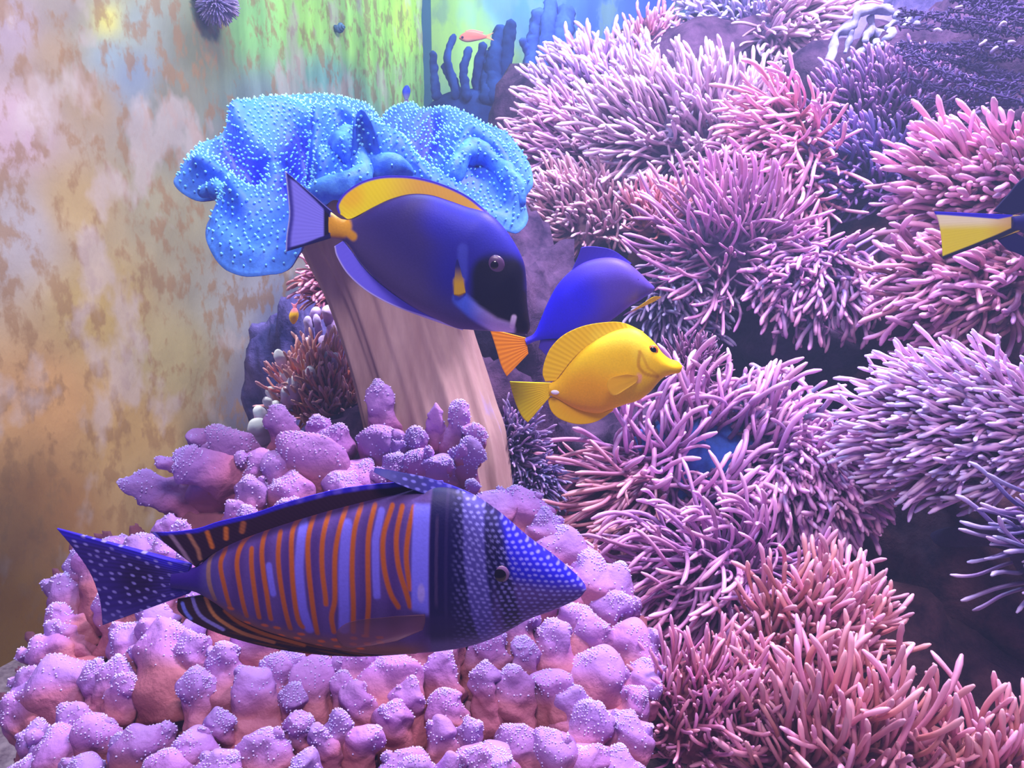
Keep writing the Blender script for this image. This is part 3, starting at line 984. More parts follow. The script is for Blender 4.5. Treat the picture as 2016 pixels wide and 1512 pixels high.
# ------------------------------------------------------------------ toadstool leather coral
random.seed(4); rng = np.random.default_rng(7)
cap_c = P(735, 305, 0.89)
RIM = [(590, 470, .74), (560, 508, .725), (500, 518, .71), (440, 506, .715), (408, 465, .73), (402, 420, .75), (432, 380, .785), (418, 372, .80), (385, 374, .80), (348, 352, .80),
       (340, 328, .82), (380, 285, .88), (440, 250, .93), (480, 225, .97), (530, 196, 1.0), (590, 186, 1.02), (660, 190, 1.03), (715, 202, 1.03), (740, 226, 1.03),
       (754, 250, 1.015), (768, 226, 1.03), (792, 210, 1.04), (822, 204, 1.04), (846, 226, 1.01), (868, 208, 1.02), (925, 218, .99), (975, 250, .95), (1008, 262, .92),
       (1040, 298, .89), (1050, 342, .86), (1034, 372, .85), (1040, 410, .82), (1020, 438, .80), (985, 430, .79), (930, 400, .78), (870, 375, .78), (822, 350, .79),
       (790, 352, .775), (752, 342, .77), (722, 328, .775), (706, 346, .755), (660, 362, .735), (612, 366, .73), (596, 374, .75), (590, 400, .77), (596, 435, .76)]
rim3 = np.array([P(*r) for r in RIM])
nr = 280
rc = crv(np.vstack([rim3, rim3[:1]]), nr + 1)[:-1]
ns = 70
s = np.linspace(0, 1, ns)
upv = np.array([0, -0.25, 1.0]); upv /= np.linalg.norm(upv)
lift = np.full(nr, 0.030)
ctrl = cap_c * 0.42 + rc * 0.58 + upv * lift[:, None]
S = s[None, :, None]
capV = (cap_c * (1 - S) ** 2 + 2 * S * (1 - S) * ctrl[:, None, :] + S ** 2 * rc[:, None, :])
# rounded lip curling under at the rim
lip = sstep(0.90, 1.0, s) ** 2
capV = capV - upv * (0.012 * lip)[None, :, None]
qx, qy, qd = project(capV.reshape(-1, 3))
pixc = np.stack([qx, qy], 1)
disp = np.zeros(len(qx))
for line, amp, w in [([(625, 320), (650, 275), (680, 262), (712, 285), (726, 325)], .030, 26), ([(470, 245), (540, 225), (600, 238), (630, 280)], .018, 22),
                     ([(725, 330), (770, 302), (815, 325)], .026, 22), ([(900, 330), (925, 288), (975, 318), (1025, 390)], .022, 24),
                     ([(850, 230), (838, 290), (815, 330)], -.014, 18), ([(450, 290), (490, 320)], -.024, 34), ([(590, 300), (575, 350)], -.030, 34),
                     ([(400, 330), (440, 350), (480, 400)], .012, 22), ([(470, 250), (520, 300), (560, 340)], .010, 30)]:
    disp += 1.25 * amp * np.exp(-(pldist(pixc, crv(line, 16)) / w) ** 2)
fade = np.clip(np.minimum(1, (1 - np.tile(s, nr)) / 0.12), 0, 1)
towards = upv * 0.75 - FW * 0.65; towards = towards / np.linalg.norm(towards)
capV = capV.reshape(-1, 3) + towards * (disp * fade)[:, None]
capV += np.array([0.0035 * fbm(p * 18) for p in capV])[:, None] * towards
cap_t = np.tile(s, nr)
# normals for the underside
G = capV.reshape(nr, ns, 3)
du = np.roll(G, -1, 0) - np.roll(G, 1, 0)
dv = np.gradient(G, axis=1)
Nn = np.cross(du, dv); Nn /= np.linalg.norm(Nn, axis=2)[..., None] + 1e-12
if (Nn[:, ns // 2] @ towards).mean() < 0: Nn = -Nn
thick = 0.009 * np.sqrt(np.clip(1 - s ** 8, 0, 1)) + 0.0005
under = G - towards * thick[None, :, None] * 1.3
V = np.vstack([capV, under.reshape(-1, 3)])
F = []
N = nr * ns
for i in range(nr):
    i2 = (i + 1) % nr
    for j in range(ns - 1):
        q = (i * ns + j, i2 * ns + j, i2 * ns + j + 1, i * ns + j + 1)
        F.append(q); F.append(tuple(N + k for k in q[::-1]))
    F.append((i * ns + ns - 1, i2 * ns + ns - 1, N + i2 * ns + ns - 1, N + i * ns + ns - 1))
cap_m = vcol_mat('leather_cap', 0.6, 0.25, bump=0.35, bscale=160, var=0.12)
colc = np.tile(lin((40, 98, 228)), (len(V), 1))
colc[:N] = mixc(colc[:N], lin((28, 36, 190)), np.clip(-disp * 40 + (1 - cap_t) * 0.9, 0, 1) * .9)  # shade of the hollows and centre painted in as deeper blue
colc[:N] = mixc(colc[:N], lin((96, 164, 240)), sstep(.86, 1, cap_t) * .6)  # bright rim light painted into the cap colour
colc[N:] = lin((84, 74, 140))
toad = empty('toadstool_coral', P(855, 880, 0.88))
tag(toad, 'tall toadstool leather coral with ruffled blue cap on a beige stalk', 'coral')
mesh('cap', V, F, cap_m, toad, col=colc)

# raised convoluted folds of the cap
fold_m = noise_mat('cap_fold', (40, 100, 228), (80, 150, 240), 60, 0.6, 0.25, 0.6, 0.003)
fold_pts, fold_nrm = [], []
for k, (pts, w) in enumerate([([(606, 372, .735), (640, 362, .722), (680, 352, .722), (712, 330, .735), (700, 300, .755), (672, 272, .775), (690, 258, .79), (716, 290, .78), (738, 318, .765), (775, 312, .765), (812, 330, .775)], 34),
                              ([(885, 345, .80), (905, 305, .82), (935, 288, .84), (975, 312, .835), (1010, 350, .825), (1030, 395, .81)], 34),
                              ([(470, 246, .915), (510, 228, .94), (560, 226, .945), (606, 244, .93), (640, 236, .95)], 20),
                              ([(386, 372, .785), (420, 366, .785), (446, 384, .77), (470, 420, .75)], 24)]):
    p3 = crv(np.array([P(*q) for q in pts]), 70)
    tg = np.gradient(p3, axis=0); tg /= np.linalg.norm(tg, axis=1)[:, None]
    Vf, tw = [], 1.35 * w / FPX * 0.78
    for i in range(70):
        f = i / 69
        sx = np.cross(tg[i], towards); sx /= np.linalg.norm(sx); sy_ = np.cross(sx, tg[i])
        r = tw / 2 * math.sqrt(max(0.03, 1 - (2 * abs(f - .5)) ** 6)) * (1 + 0.16 * math.sin(f * 17 + k))
        for a in range(20):
            t = 2 * math.pi * a / 20
            q = p3[i] + sx * math.cos(t) * r + sy_ * math.sin(t) * r * 1.15 - towards * tw * 0.30
            Vf.append(q + (q - p3[i]) * 0.35 * mnoise.noise(Vector(q * 70)))
    Ff = gridfaces(70, 20, wrap=True); Ff.append(list(range(20))[::-1]); Ff.append(list(range(69 * 20, 70 * 20)))
    mesh('fold', Vf, Ff, fold_m, toad)
    fold_pts.append(np.array(Vf)); fold_nrm.append(np.array(Vf) - np.repeat(p3, 20, axis=0))

# polyps on the cap
ncand = 4200
ii = rng.integers(0, nr, ncand * 3); tt = np.sqrt(rng.uniform(0.02, 0.97, ncand * 3)); jj = np.clip((tt * (ns - 1)).astype(int), 0, ns - 1)
cand = G[ii, jj]; cn = Nn[ii, jj]
facing = np.einsum('ij,ij->i', cn, (CAM - cand)) > -0.15
keep, cells = [], {}
for k in np.nonzero(facing)[0]:
    key = tuple(np.floor(cand[k] / 0.0060).astype(int))
    ok = True
    for dx in (-1, 0, 1):
        for dy in (-1, 0, 1):
            for dz in (-1, 0, 1):
                for m2 in cells.get((key[0] + dx, key[1] + dy, key[2] + dz), ()):
                    if np.linalg.norm(cand[k] - cand[m2]) < 0.0060: ok = False
    if ok:
        keep.append(k); cells.setdefault(key, []).append(k)


def blobs(pts, nrm, rad, elong=1.6):
    v, f = ICO1 if len(pts) > 300 else ICO2
    VV, FF = [], []
    f = np.array(f)
    for k, (p, n_, r) in enumerate(zip(pts, nrm, rad)):
        n_ = n_ / (np.linalg.norm(n_) + 1e-9)
        w = v * r
        w = w + np.outer(v @ n_, n_) * r * (elong - 1)
        VV.append(w + p); FF.append(f + k * len(v))
    return np.vstack(VV), np.vstack(FF).tolist()


kp = np.array(keep)
fp, fn_ = np.vstack(fold_pts), np.vstack(fold_nrm)
fs = rng.choice(len(fp), 700, replace=False)
fn_ = fn_ / (np.linalg.norm(fn_, axis=1)[:, None] + 1e-9)
fs = fs[(fn_[fs] @ towards) > -0.1]
pv, pf = blobs(np.vstack([cand[kp] + cn[kp] * 0.0006, fp[fs]]), np.vstack([cn[kp] + upv * 0.5, fn_[fs] + upv * .3]), rng.uniform(0.0011, 0.0017, len(kp) + len(fs)), 1.7)
pol_m = plain_mat('polyp_blue', (130, 215, 252), 0.5, 0.3)
tag(mesh('polyps', pv, pf, pol_m, toad), kind='stuff')

# wrinkled stalk
EDGE = [(372, 610, 890), (392, 570, 920), (410, 560, 928), (450, 574, 915), (500, 594, 908), (545, 618, 910), (590, 640, 916), (650, 662, 930), (740, 690, 958), (800, 704, 976), (850, 715, 993), (930, 722, 1006), (1010, 728, 1016)]
e = crv(EDGE, 80)
nseg = 160
th = np.linspace(0, 2 * np.pi, nseg, endpoint=False)
V, tv = [], []
for k, (y, xl, xr) in enumerate(e):
    d = 0.875
    c = P((xl + xr) / 2, y, d); hw = (xr - xl) / 2 / FPX * d
    f_ = k / (len(e) - 1)
    wr = (0.030 * np.cos(9 * th + 1.2 * f_ * 3) + 0.030 * np.cos(14 * th + 2 + 2.5 * f_) + 0.018 * np.cos(23 * th - 1.5 * f_) + 0.014 * np.cos(37 * th + 3 * f_)) * (0.5 + 0.7 * f_)
    r = hw * (1 + wr - 0.04)
    V.append(c + np.outer(np.cos(th) * r, RT) + np.outer(np.sin(th) * r * 0.8, np.array([0, -1.0, 0])))
    tv += [f_] * nseg
stalk_m = noise_mat('stalk_skin', (152, 120, 120), (182, 154, 150), 7, 0.7, 0.2, 0.25, 0.006, (164, 150, 212), stretch=(3, 3, 0.6))
V = np.vstack(V)
F = gridfaces(len(e), nseg, wrap=True)
F.append(list(range(nseg))[::-1]); F.append(list(range((len(e) - 1) * nseg, len(e) * nseg)))
mesh('stalk', V, F, stalk_m, toad)

# ------------------------------------------------------------------ lobed corals
def lobe_mesh(tip, base, wt, wb_, flat=0.8, seed=0.0, rings=18, seg=22, rough=0.16, cap=0.35):
    """a rounded finger from base to tip (3D points), widths in metres"""
    tip, base = np.asarray(tip), np.asarray(base)
    ax = tip - base; L = np.linalg.norm(ax); ax = ax / L
    sx = np.cross(ax, FW); sx /= np.linalg.norm(sx) + 1e-9
    sy_ = np.cross(sx, ax)
    th = np.linspace(0, 2 * np.pi, seg, endpoint=False)
    V, tv, Nm = [], [], []
    for k in range(rings):
        f = k / (rings - 1)
        f = 1 - (1 - f) ** 1.6
        r = (wb_ + (wt - wb_) * f ** 0.8) / 2
        capl = min(cap, 0.9 * wt / 2 / L + 0.12)
        if f > 1 - capl:
            r *= math.sqrt(max(0.0, 1 - ((f - (1 - capl)) / capl) ** 2)) + 0.002
        c = base + ax * L * f
        for a in th:
            p = c + sx * math.cos(a) * r + sy_ * math.sin(a) * r * flat
            w_ = max(wt, 0.012)
            p = p + (p - c) * rough * (2.0 * mnoise.noise(Vector(p / (0.75 * w_) + seed)) + 0.9 * mnoise.noise(Vector(p / (0.32 * w_) + seed)))
            p = p + ax * w_ * rough * 0.8 * mnoise.noise(Vector(p / (0.6 * w_) + seed + 9.0)) * f
            V.append(p); Nm.append((p - c) / (np.linalg.norm(p - c) + 1e-9) + ax * (0.2 + 1.6 * max(0, f - (1 - capl))))
            tv.append(f)
    F = gridfaces(rings, seg, wrap=True)
    F.append(list(range((rings - 1) * seg, rings * seg))); F.append(list(range(seg))[::-1])
    return np.array(V), F, np.array(tv), np.array(Nm)


def dcoral(px, py):
    t = (py - 850) / 660.0
    return 0.79 - 0.29 * t + 0.10 * ((px - 640) / 700.0) ** 2


fc = empty('finger_leather_coral', P(640, 1300, 0.66) * [1, 1, 0])
fc.location.z = 0.0
tag(fc, 'wide lilac pink finger leather coral with knobbly lobes and white polyps', 'coral')
body_m = noise_mat('leather_flesh', (120, 66, 84), (150, 90, 108), 14, 0.7, 0.2, 0.3, 0.006, (160, 100, 140))  # flesh colour darkened so gaps between lobes read as shadow
LOBES = [  # tip x, tip y, base x, base y, tip width, base width, (flatness)
    (743, 742, 765, 910, 34, 92), (548, 790, 560, 920, 44, 74), (605, 842, 605, 985, 128, 150, .4), (622, 815, 640, 900, 34, 50), (664, 836, 655, 930, 50, 70),
    (432, 846, 470, 960, 110, 90, .45), (500, 885, 520, 970, 60, 70), (336, 890, 500, 965, 60, 90, .6), (236, 948, 430, 1010, 46, 120, .5), (400, 905, 450, 1000, 80, 100, .5),
    (858, 795, 852, 920, 28, 44), (905, 785, 890, 930, 36, 60), (938, 832, 925, 900, 38, 40), (935, 868, 890, 975, 62, 60, .5), (750, 840, 755, 930, 74, 90),
    (808, 842, 830, 920, 46, 70), (776, 892, 778, 970, 50, 60), (818, 880, 828, 960, 54, 70), (862, 895, 868, 970, 52, 66), (708, 905, 712, 1010, 84, 110), (668, 930, 690, 1000, 60, 90),
    (568, 930, 575, 1020, 66, 90), (492, 935, 500, 1040, 52, 70), (930, 945, 930, 980, 24, 30), (1018, 955, 1030, 1090, 70, 150, .6), (960, 968, 975, 1060, 60, 110), (1108, 1035, 1090, 1140, 84, 110),
    (1075, 1000, 1060, 1100, 60, 110), (318, 1012, 350, 1090, 36, 60), (350, 1025, 370, 1100, 34, 60), (462, 982, 470, 1050, 34, 50), (484, 998, 490, 1060, 30, 50), (560, 982, 580, 1050, 50, 80),
    (640, 970, 650, 1060, 70, 100), (200, 1048, 225, 1200, 90, 130), (112, 1130, 160, 1230, 52, 90), (100, 1190, 160, 1260, 50, 70), (96, 1222, 160, 1290, 34, 60), (206, 1165, 225, 1260, 48, 60),
    (270, 1050, 290, 1160, 70, 100), (150, 1080, 190, 1180, 60, 90), (62, 1255, 130, 1330, 56, 100), (40, 1320, 110, 1400, 50, 110), (95, 1300, 120, 1400, 110, 130, .7), (8, 1375, 80, 1450, 54, 100),
    (228, 1285, 225, 1420, 46, 80), (188, 1300, 205, 1420, 46, 70), (255, 1325, 235, 1420, 50, 70), (335, 1215, 340, 1370, 110, 130), (290, 1250, 310, 1370, 70, 90), (375, 1240, 370, 1360, 60, 90),
    (442, 1258, 448, 1400, 60, 90), (388, 1318, 396, 1450, 58, 70), (500, 1308, 505, 1460, 66, 110), (432, 1395, 438, 1480, 44, 60), (540, 1290, 550, 1400, 56, 80), (622, 1288, 620, 1430, 78, 100),
    (575, 1345, 570, 1430, 52, 70), (566, 1275, 580, 1380, 60, 90), (590, 1405, 585, 1480, 44, 70), (285, 1425, 290, 1540, 86, 110), (330, 1470, 340, 1580, 80, 100), (238, 1445, 260, 1540, 60, 90),
    (105, 1435, 140, 1540, 80, 110), (40, 1495, 70, 1580, 66, 90), (190, 1405, 200, 1500, 70, 90), (150, 1385, 160, 1480, 60, 90), (160, 1490, 180, 1590, 70, 90), (675, 1318, 672, 1430, 34, 44),
    (813, 1340, 790, 1440, 52, 66), (776, 1380, 770, 1460, 54, 60), (770, 1275, 765, 1430, 100, 130), (875, 1275, 870, 1400, 46, 80), (666, 1400, 670, 1490, 44, 54), (616, 1425, 660, 1510, 34, 60),
    (737, 1425, 705, 1510, 52, 56), (790, 1470, 790, 1580, 80, 100), (820, 1490, 820, 1590, 60, 90), (955, 1300, 960, 1410, 44, 70), (1007, 1305, 1005, 1420, 60, 90), (1095, 1222, 1080, 1340, 70, 100),
    (1030, 1255, 1030, 1350, 42, 70), (1095, 1312, 1090, 1430, 72, 100), (926, 1410, 924, 1500, 42, 54), (867, 1410, 865, 1510, 50, 64), (930, 1468, 930, 1560, 56, 80), (980, 1458, 980, 1560, 70, 90),
    (886, 1482, 886, 1570, 50, 70), (1187, 1270, 1170, 1400, 104, 130), (1225, 1165, 1190, 1260, 74, 90), (1258, 1228, 1215, 1350, 84, 110), (1280, 1300, 1230, 1400, 64, 100), (1268, 1350, 1220, 1440, 60, 90),
    (1020, 1420, 1020, 1520, 80, 100), (1080, 1440, 1085, 1550, 90, 110), (1240, 1400, 1210, 1500, 70, 100), (1160, 1380, 1150, 1480, 76, 100), (1165, 1090, 1140, 1200, 80, 110), (1222, 1110, 1190, 1220, 60, 90),
    (1140, 1180, 1110, 1290, 80, 110), (1150, 1450, 1150, 1560, 80, 100), (1220, 1480, 1210, 1580, 70, 90), (700, 1340, 715, 1450, 50, 80), (520, 1430, 525, 1540, 70, 100), (440, 1470, 445, 1580, 70, 100),
    (600, 1480, 600, 1590, 60, 90), (1120, 1340, 1120, 1450, 60, 90), (880, 1350, 880, 1450, 56, 80), (60, 1420, 90, 1520, 60, 90), (380, 1430, 385, 1540, 60, 90), (500, 1220, 505, 1330, 80, 110),
    (700, 1250, 700, 1380, 90, 120), (860, 1200, 860, 1330, 90, 120), (1000, 1180, 1000, 1300, 90, 120), (420, 1130, 430, 1260, 90, 120), (560, 1120, 560, 1250, 90, 120), (720, 1090, 720, 1230, 100, 130), (880, 1060, 880, 1200, 100, 130),
    (275, 1110, 290, 1220, 60, 90), (300, 1180, 310, 1290, 70, 100), (250, 1225, 265, 1330, 60, 90), (335, 1120, 345, 1230, 70, 100), (390, 1075, 400, 1190, 70, 100), (320, 1060, 335, 1150, 50, 80),
    (1000, 1090, 1000, 1210, 90, 110), (1060, 1130, 1050, 1240, 80, 110), (1100, 1110, 1085, 1210, 70, 100), (960, 1240, 960, 1340, 60, 90), (1170, 1210, 1150, 1310, 80, 100), (420, 1040, 430, 1130, 60, 90)]
# fleshy base mound
nu, nv = 260, 150
gx, gy = np.meshgrid(np.linspace(-40, 1360, nu), np.linspace(900, 1640, nv), indexing='ij')
gp = np.stack([gx.ravel(), gy.ravel()], 1)
near = np.full(len(gp), 1e9)
for L in LOBES:
    near = np.minimum(near, pldist(gp, [L[:2], (L[2], L[3] + 40)]) - L[4] * 0.3)
near = near.reshape(gx.shape)
dd = dcoral(gx, gy) + 0.085 - 0.025 * np.exp(-(np.maximum(near, 0) / 35) ** 2)
dd = dd + 0.10 * sstep(10, 70, near)
V = P(gx, gy, dd).reshape(-1, 3)
V += np.array([0.012 * fbm(p * 16) for p in V])[:, None] * np.array([0, -0.5, 0.8])
Vb = V + np.array([0, 0.10, -0.06]); Vb[:, 2] = np.maximum(0.0, np.minimum(Vb[:, 2] - 0.10, 0.14))
N = nu * nv
okv = (near.ravel() < np.where(np.abs(gx.ravel() - 680) < 330, 14, -4)) & (gy.ravel() > 925 + 0.26 * np.abs(gx.ravel() - 680))
top_f = [f for f in gridfaces(nu, nv) if all(okv[k] for k in f)]
edges = {}
for f in top_f:
    for a, b in zip(f, f[1:] + f[:1]): edges[(a, b)] = 1
F = top_f + [tuple(N + k for k in f[::-1]) for f in top_f]
F += [(b, a, a + N, b + N) for (a, b) in edges if (b, a) not in edges]
used = sorted({k for f in F for k in f}); remap = {k: q for q, k in enumerate(used)}
F = [tuple(remap[k] for k in f) for f in F]
VB = np.vstack([V, Vb])[used]
mesh('base', VB, F, body_m, fc)

lobe_m = ramp_mat('leather_lobe', [(0.0, (148, 80, 96)), (0.5, (166, 98, 122)), (0.75, (164, 112, 186)), (1.0, (182, 140, 216))], 0.65, 0.2, 0.12, 0.5, 140, 0.02)
PV, PN, PR = [], [], []
for k, L in enumerate(LOBES):
    tx, ty, bx_, by_, wt, wbb = L[:6]
    fl_ = L[6] if len(L) > 6 else 0.8
    dt = float(dcoral(tx, ty))
    db = float(dcoral(bx_, by_)) + 0.035
    if ty < 930: dt = 0.80 - 0.0002 * (ty - 740) * 0.9; db = dt + 0.02
    if k == 2: dt -= .02; db -= .02
    if k in (5, 7, 8, 9): dt = {5: .80, 7: .76, 8: .78, 9: .78}[k]; db = dt + 0.03
    wt_m, wb_m = wt / FPX * dt, wbb / FPX * db
    V, F, tv, Nm = lobe_mesh(P(tx, ty, dt), P(bx_ + (bx_ - tx) * .3, by_ + (by_ - ty) * .3, db + .01), wt_m * 1.18, wb_m * 1.2, fl_ * rng.uniform(.75, 1.05), seed=k * 3.7, rings=30, seg=36, rough=0.30)
    mesh('lobe', V, F, lobe_m, fc, t=tv)
    knobs = []
    if wt > 48:
        for q in range(2 if wt > 64 else 1):
            ox, oy = rng.choice([-1, 1]) * rng.uniform(.32, .6) * wt, rng.uniform(.0, .45) * wt
            w2 = wt * rng.uniform(.34, .5)
            mx2, my2 = tx + (bx_ - tx) * .35, ty + (by_ - ty) * .45
            V2, F2, t2, N2 = lobe_mesh(P(tx + ox, ty + oy, dt - 0.002), P(mx2 + ox * .4, my2 + oy * .8, dt + 0.015), w2 / FPX * dt, 1.3 * w2 / FPX * dt, .9, seed=k * 5.1 + q, rings=16, seg=18, rough=0.26)
            mesh('lobe', V2, F2, lobe_m, fc, t=.25 + .75 * t2)
            knobs.append((V2, t2, N2))
    for V2, t2, N2 in knobs:
        sel = rng.choice(len(V2), 50)
        sel = sel[(t2[sel] > .55) & (np.einsum('ij,ij->i', N2[sel], CAM - V2[sel]) > -.02)]
        PV.append(V2[sel]); PN.append(N2[sel]); PR.append(rng.uniform(0.0005, 0.0009, len(sel)) * (dt / 0.6))
    # polyps crowd the upper part of each lobe
    m = int(60 + wt * 2.4)
    cand_i = rng.choice(len(V), size=m * 4)
    wgt = np.clip((tv[cand_i] - 0.5) / 0.4, 0, 1) ** 1.3 * np.clip(0.5 + 1.4 * np.array([mnoise.noise(Vector(q * 55 + k)) for q in V[cand_i]]), 0, 1)
    sel = cand_i[rng.uniform(size=len(cand_i)) < wgt]
    V3 = V[sel] + rng.normal(0, 0.0016, (len(sel), 3))
    face = np.einsum('ij,ij->i', Nm[sel], CAM - V3) > -0.02
    PV.append(V[sel][face]); PN.append(Nm[sel][face]); PR.append(rng.uniform(0.0005, 0.0009, face.sum()) * (dt / 0.6))
pv, pf = blobs(np.vstack(PV), np.vstack(PN), np.concatenate(PR), 1.4)
tag(mesh('polyps', pv, pf, plain_mat('polyp_white', (206, 190, 250), 0.5, 0.3), fc), kind='stuff')


def knob_coral(name, label, root_px, knobs, d, mat, group=None, flat=0.9, rough=0.12):
    o = empty(name, P(root_px[0], root_px[1], d + 0.02))
    tag(o, label, 'coral', group)
    for k, (tx, ty, bx_, by_, wt, wbb) in enumerate(knobs):
        dt = d + 0.01 * math.sin(k * 2.3)
        V, F, tv, Nm = lobe_mesh(P(tx, ty, dt), P(bx_, by_, dt + 0.02), wt / FPX * d, wbb / FPX * d, flat, seed=k * 2.1 + root_px[0], rough=rough)
        mesh('lobe', V, F, mat, o, t=tv)
    return o


lav_m = ramp_mat('lavender_lobe', [(0, (80, 60, 110)), (0.5, (150, 120, 190)), (1, (206, 190, 240))], 0.6, 0.25, 0.1, 0.2, 120)
knob_coral('finger_coral', 'lavender finger coral clump between stalk and left wall', (635, 690),
           [(605, 622, 612, 680, 16, 18), (622, 604, 618, 640, 22, 18), (645, 602, 650, 640, 26, 20), (622, 618, 632, 680, 15, 17), (655, 625, 645, 690, 17, 18), (668, 640, 660, 690, 16, 18), (636, 660, 640, 700, 24, 30), (605, 665, 615, 700, 20, 26)],
           1.15, lav_m)
knob_m = ramp_mat('knob_lobe', [(0, (170, 136, 176)), (0.55, (222, 196, 230)), (0.85, (222, 240, 252)), (1, (236, 250, 255))], 0.55, 0.3, 0.15, 0.15, 120)
knob_coral('knob_coral', 'pale knobbly coral with white tips left of the orange anemone', (530, 850),
           [(545, 688, 568, 745, 20, 28), (590, 705, 590, 745, 26, 28), (612, 722, 608, 760, 22, 26), (560, 725, 565, 770, 26, 34), (640, 692, 640, 730, 14, 16), (660, 694, 658, 730, 13, 16),
            (530, 762, 545, 800, 22, 26), (522, 782, 540, 815, 18, 22), (560, 762, 565, 800, 18, 24), (507, 800, 520, 840, 24, 30), (500, 825, 520, 870, 34, 40), (540, 790, 550, 830, 24, 30),
            (520, 850, 530, 890, 30, 40), (575, 740, 580, 790, 24, 34)], 1.02, knob_m)

# ------------------------------------------------------------------ anemones
TUBE_SIDES = 7


def tentacle_mesh(name, ratio, curl, wig, mat, seed, bulb=1.15, segs=12, base_w=1.12, hook=0.0):
    """tube of unit length from the origin along +Z, bending towards +X"""
    r_ = random.Random(seed)
    ph, wx_ = r_.uniform(0, 6.28), r_.uniform(0.7, 1.3)
    p = np.zeros(3); pts, dirs = [p.copy()], []
    for k in range(segs):
        f = (k + 0.5) / segs
        a = curl * wx_ * f ** 1.1 + hook * sstep(0.6, 1.0, f)
        b = wig * math.sin(ph + f * r_.uniform(4.5, 5.5))
        c = wig * math.cos(ph * 1.7 + f * 5)
        dvec = np.array([math.sin(a + c * 0.7), b, math.cos(a + c * 0.7)]); dvec /= np.linalg.norm(dvec)
        dirs.append(dvec); p = p + dvec / segs; pts.append(p.copy())
    dirs.append(dirs[-1])
    V, tv = [], []
    for k in range(segs + 1):
        f = k / segs
        dv_ = dirs[k] if k == 0 else (dirs[k] + dirs[k - 1]); dv_ = dv_ / np.linalg.norm(dv_)
        sx = np.cross([0, 1, 0], dv_); sx /= np.linalg.norm(sx); sy_ = np.cross(dv_, sx)
        r = ratio * (base_w + (1 - base_w) * min(1, f * 1.6)) * (1 + (bulb - 1) * math.exp(-((f - 0.9) / 0.09) ** 2))
        if k == segs: r *= 0.55
        for a in range(TUBE_SIDES):
            t = 2 * math.pi * a / TUBE_SIDES
            V.append(pts[k] + r * (sx * math.cos(t) + sy_ * math.sin(t))); tv.append(f)
    V.append(pts[-1] + dirs[-1] * ratio * 0.5); tv.append(1.0)
    F = gridfaces(segs + 1, TUBE_SIDES, wrap=True)
    L = len(V) - 1
    for a in range(TUBE_SIDES): F.append((segs * TUBE_SIDES + a, segs * TUBE_SIDES + (a + 1) % TUBE_SIDES, L))
    return make_mesh(name, V, F, mat, True, None, tv)


ANEM = 'anemones covering the reef'
n_tent = 0
vcache = {}


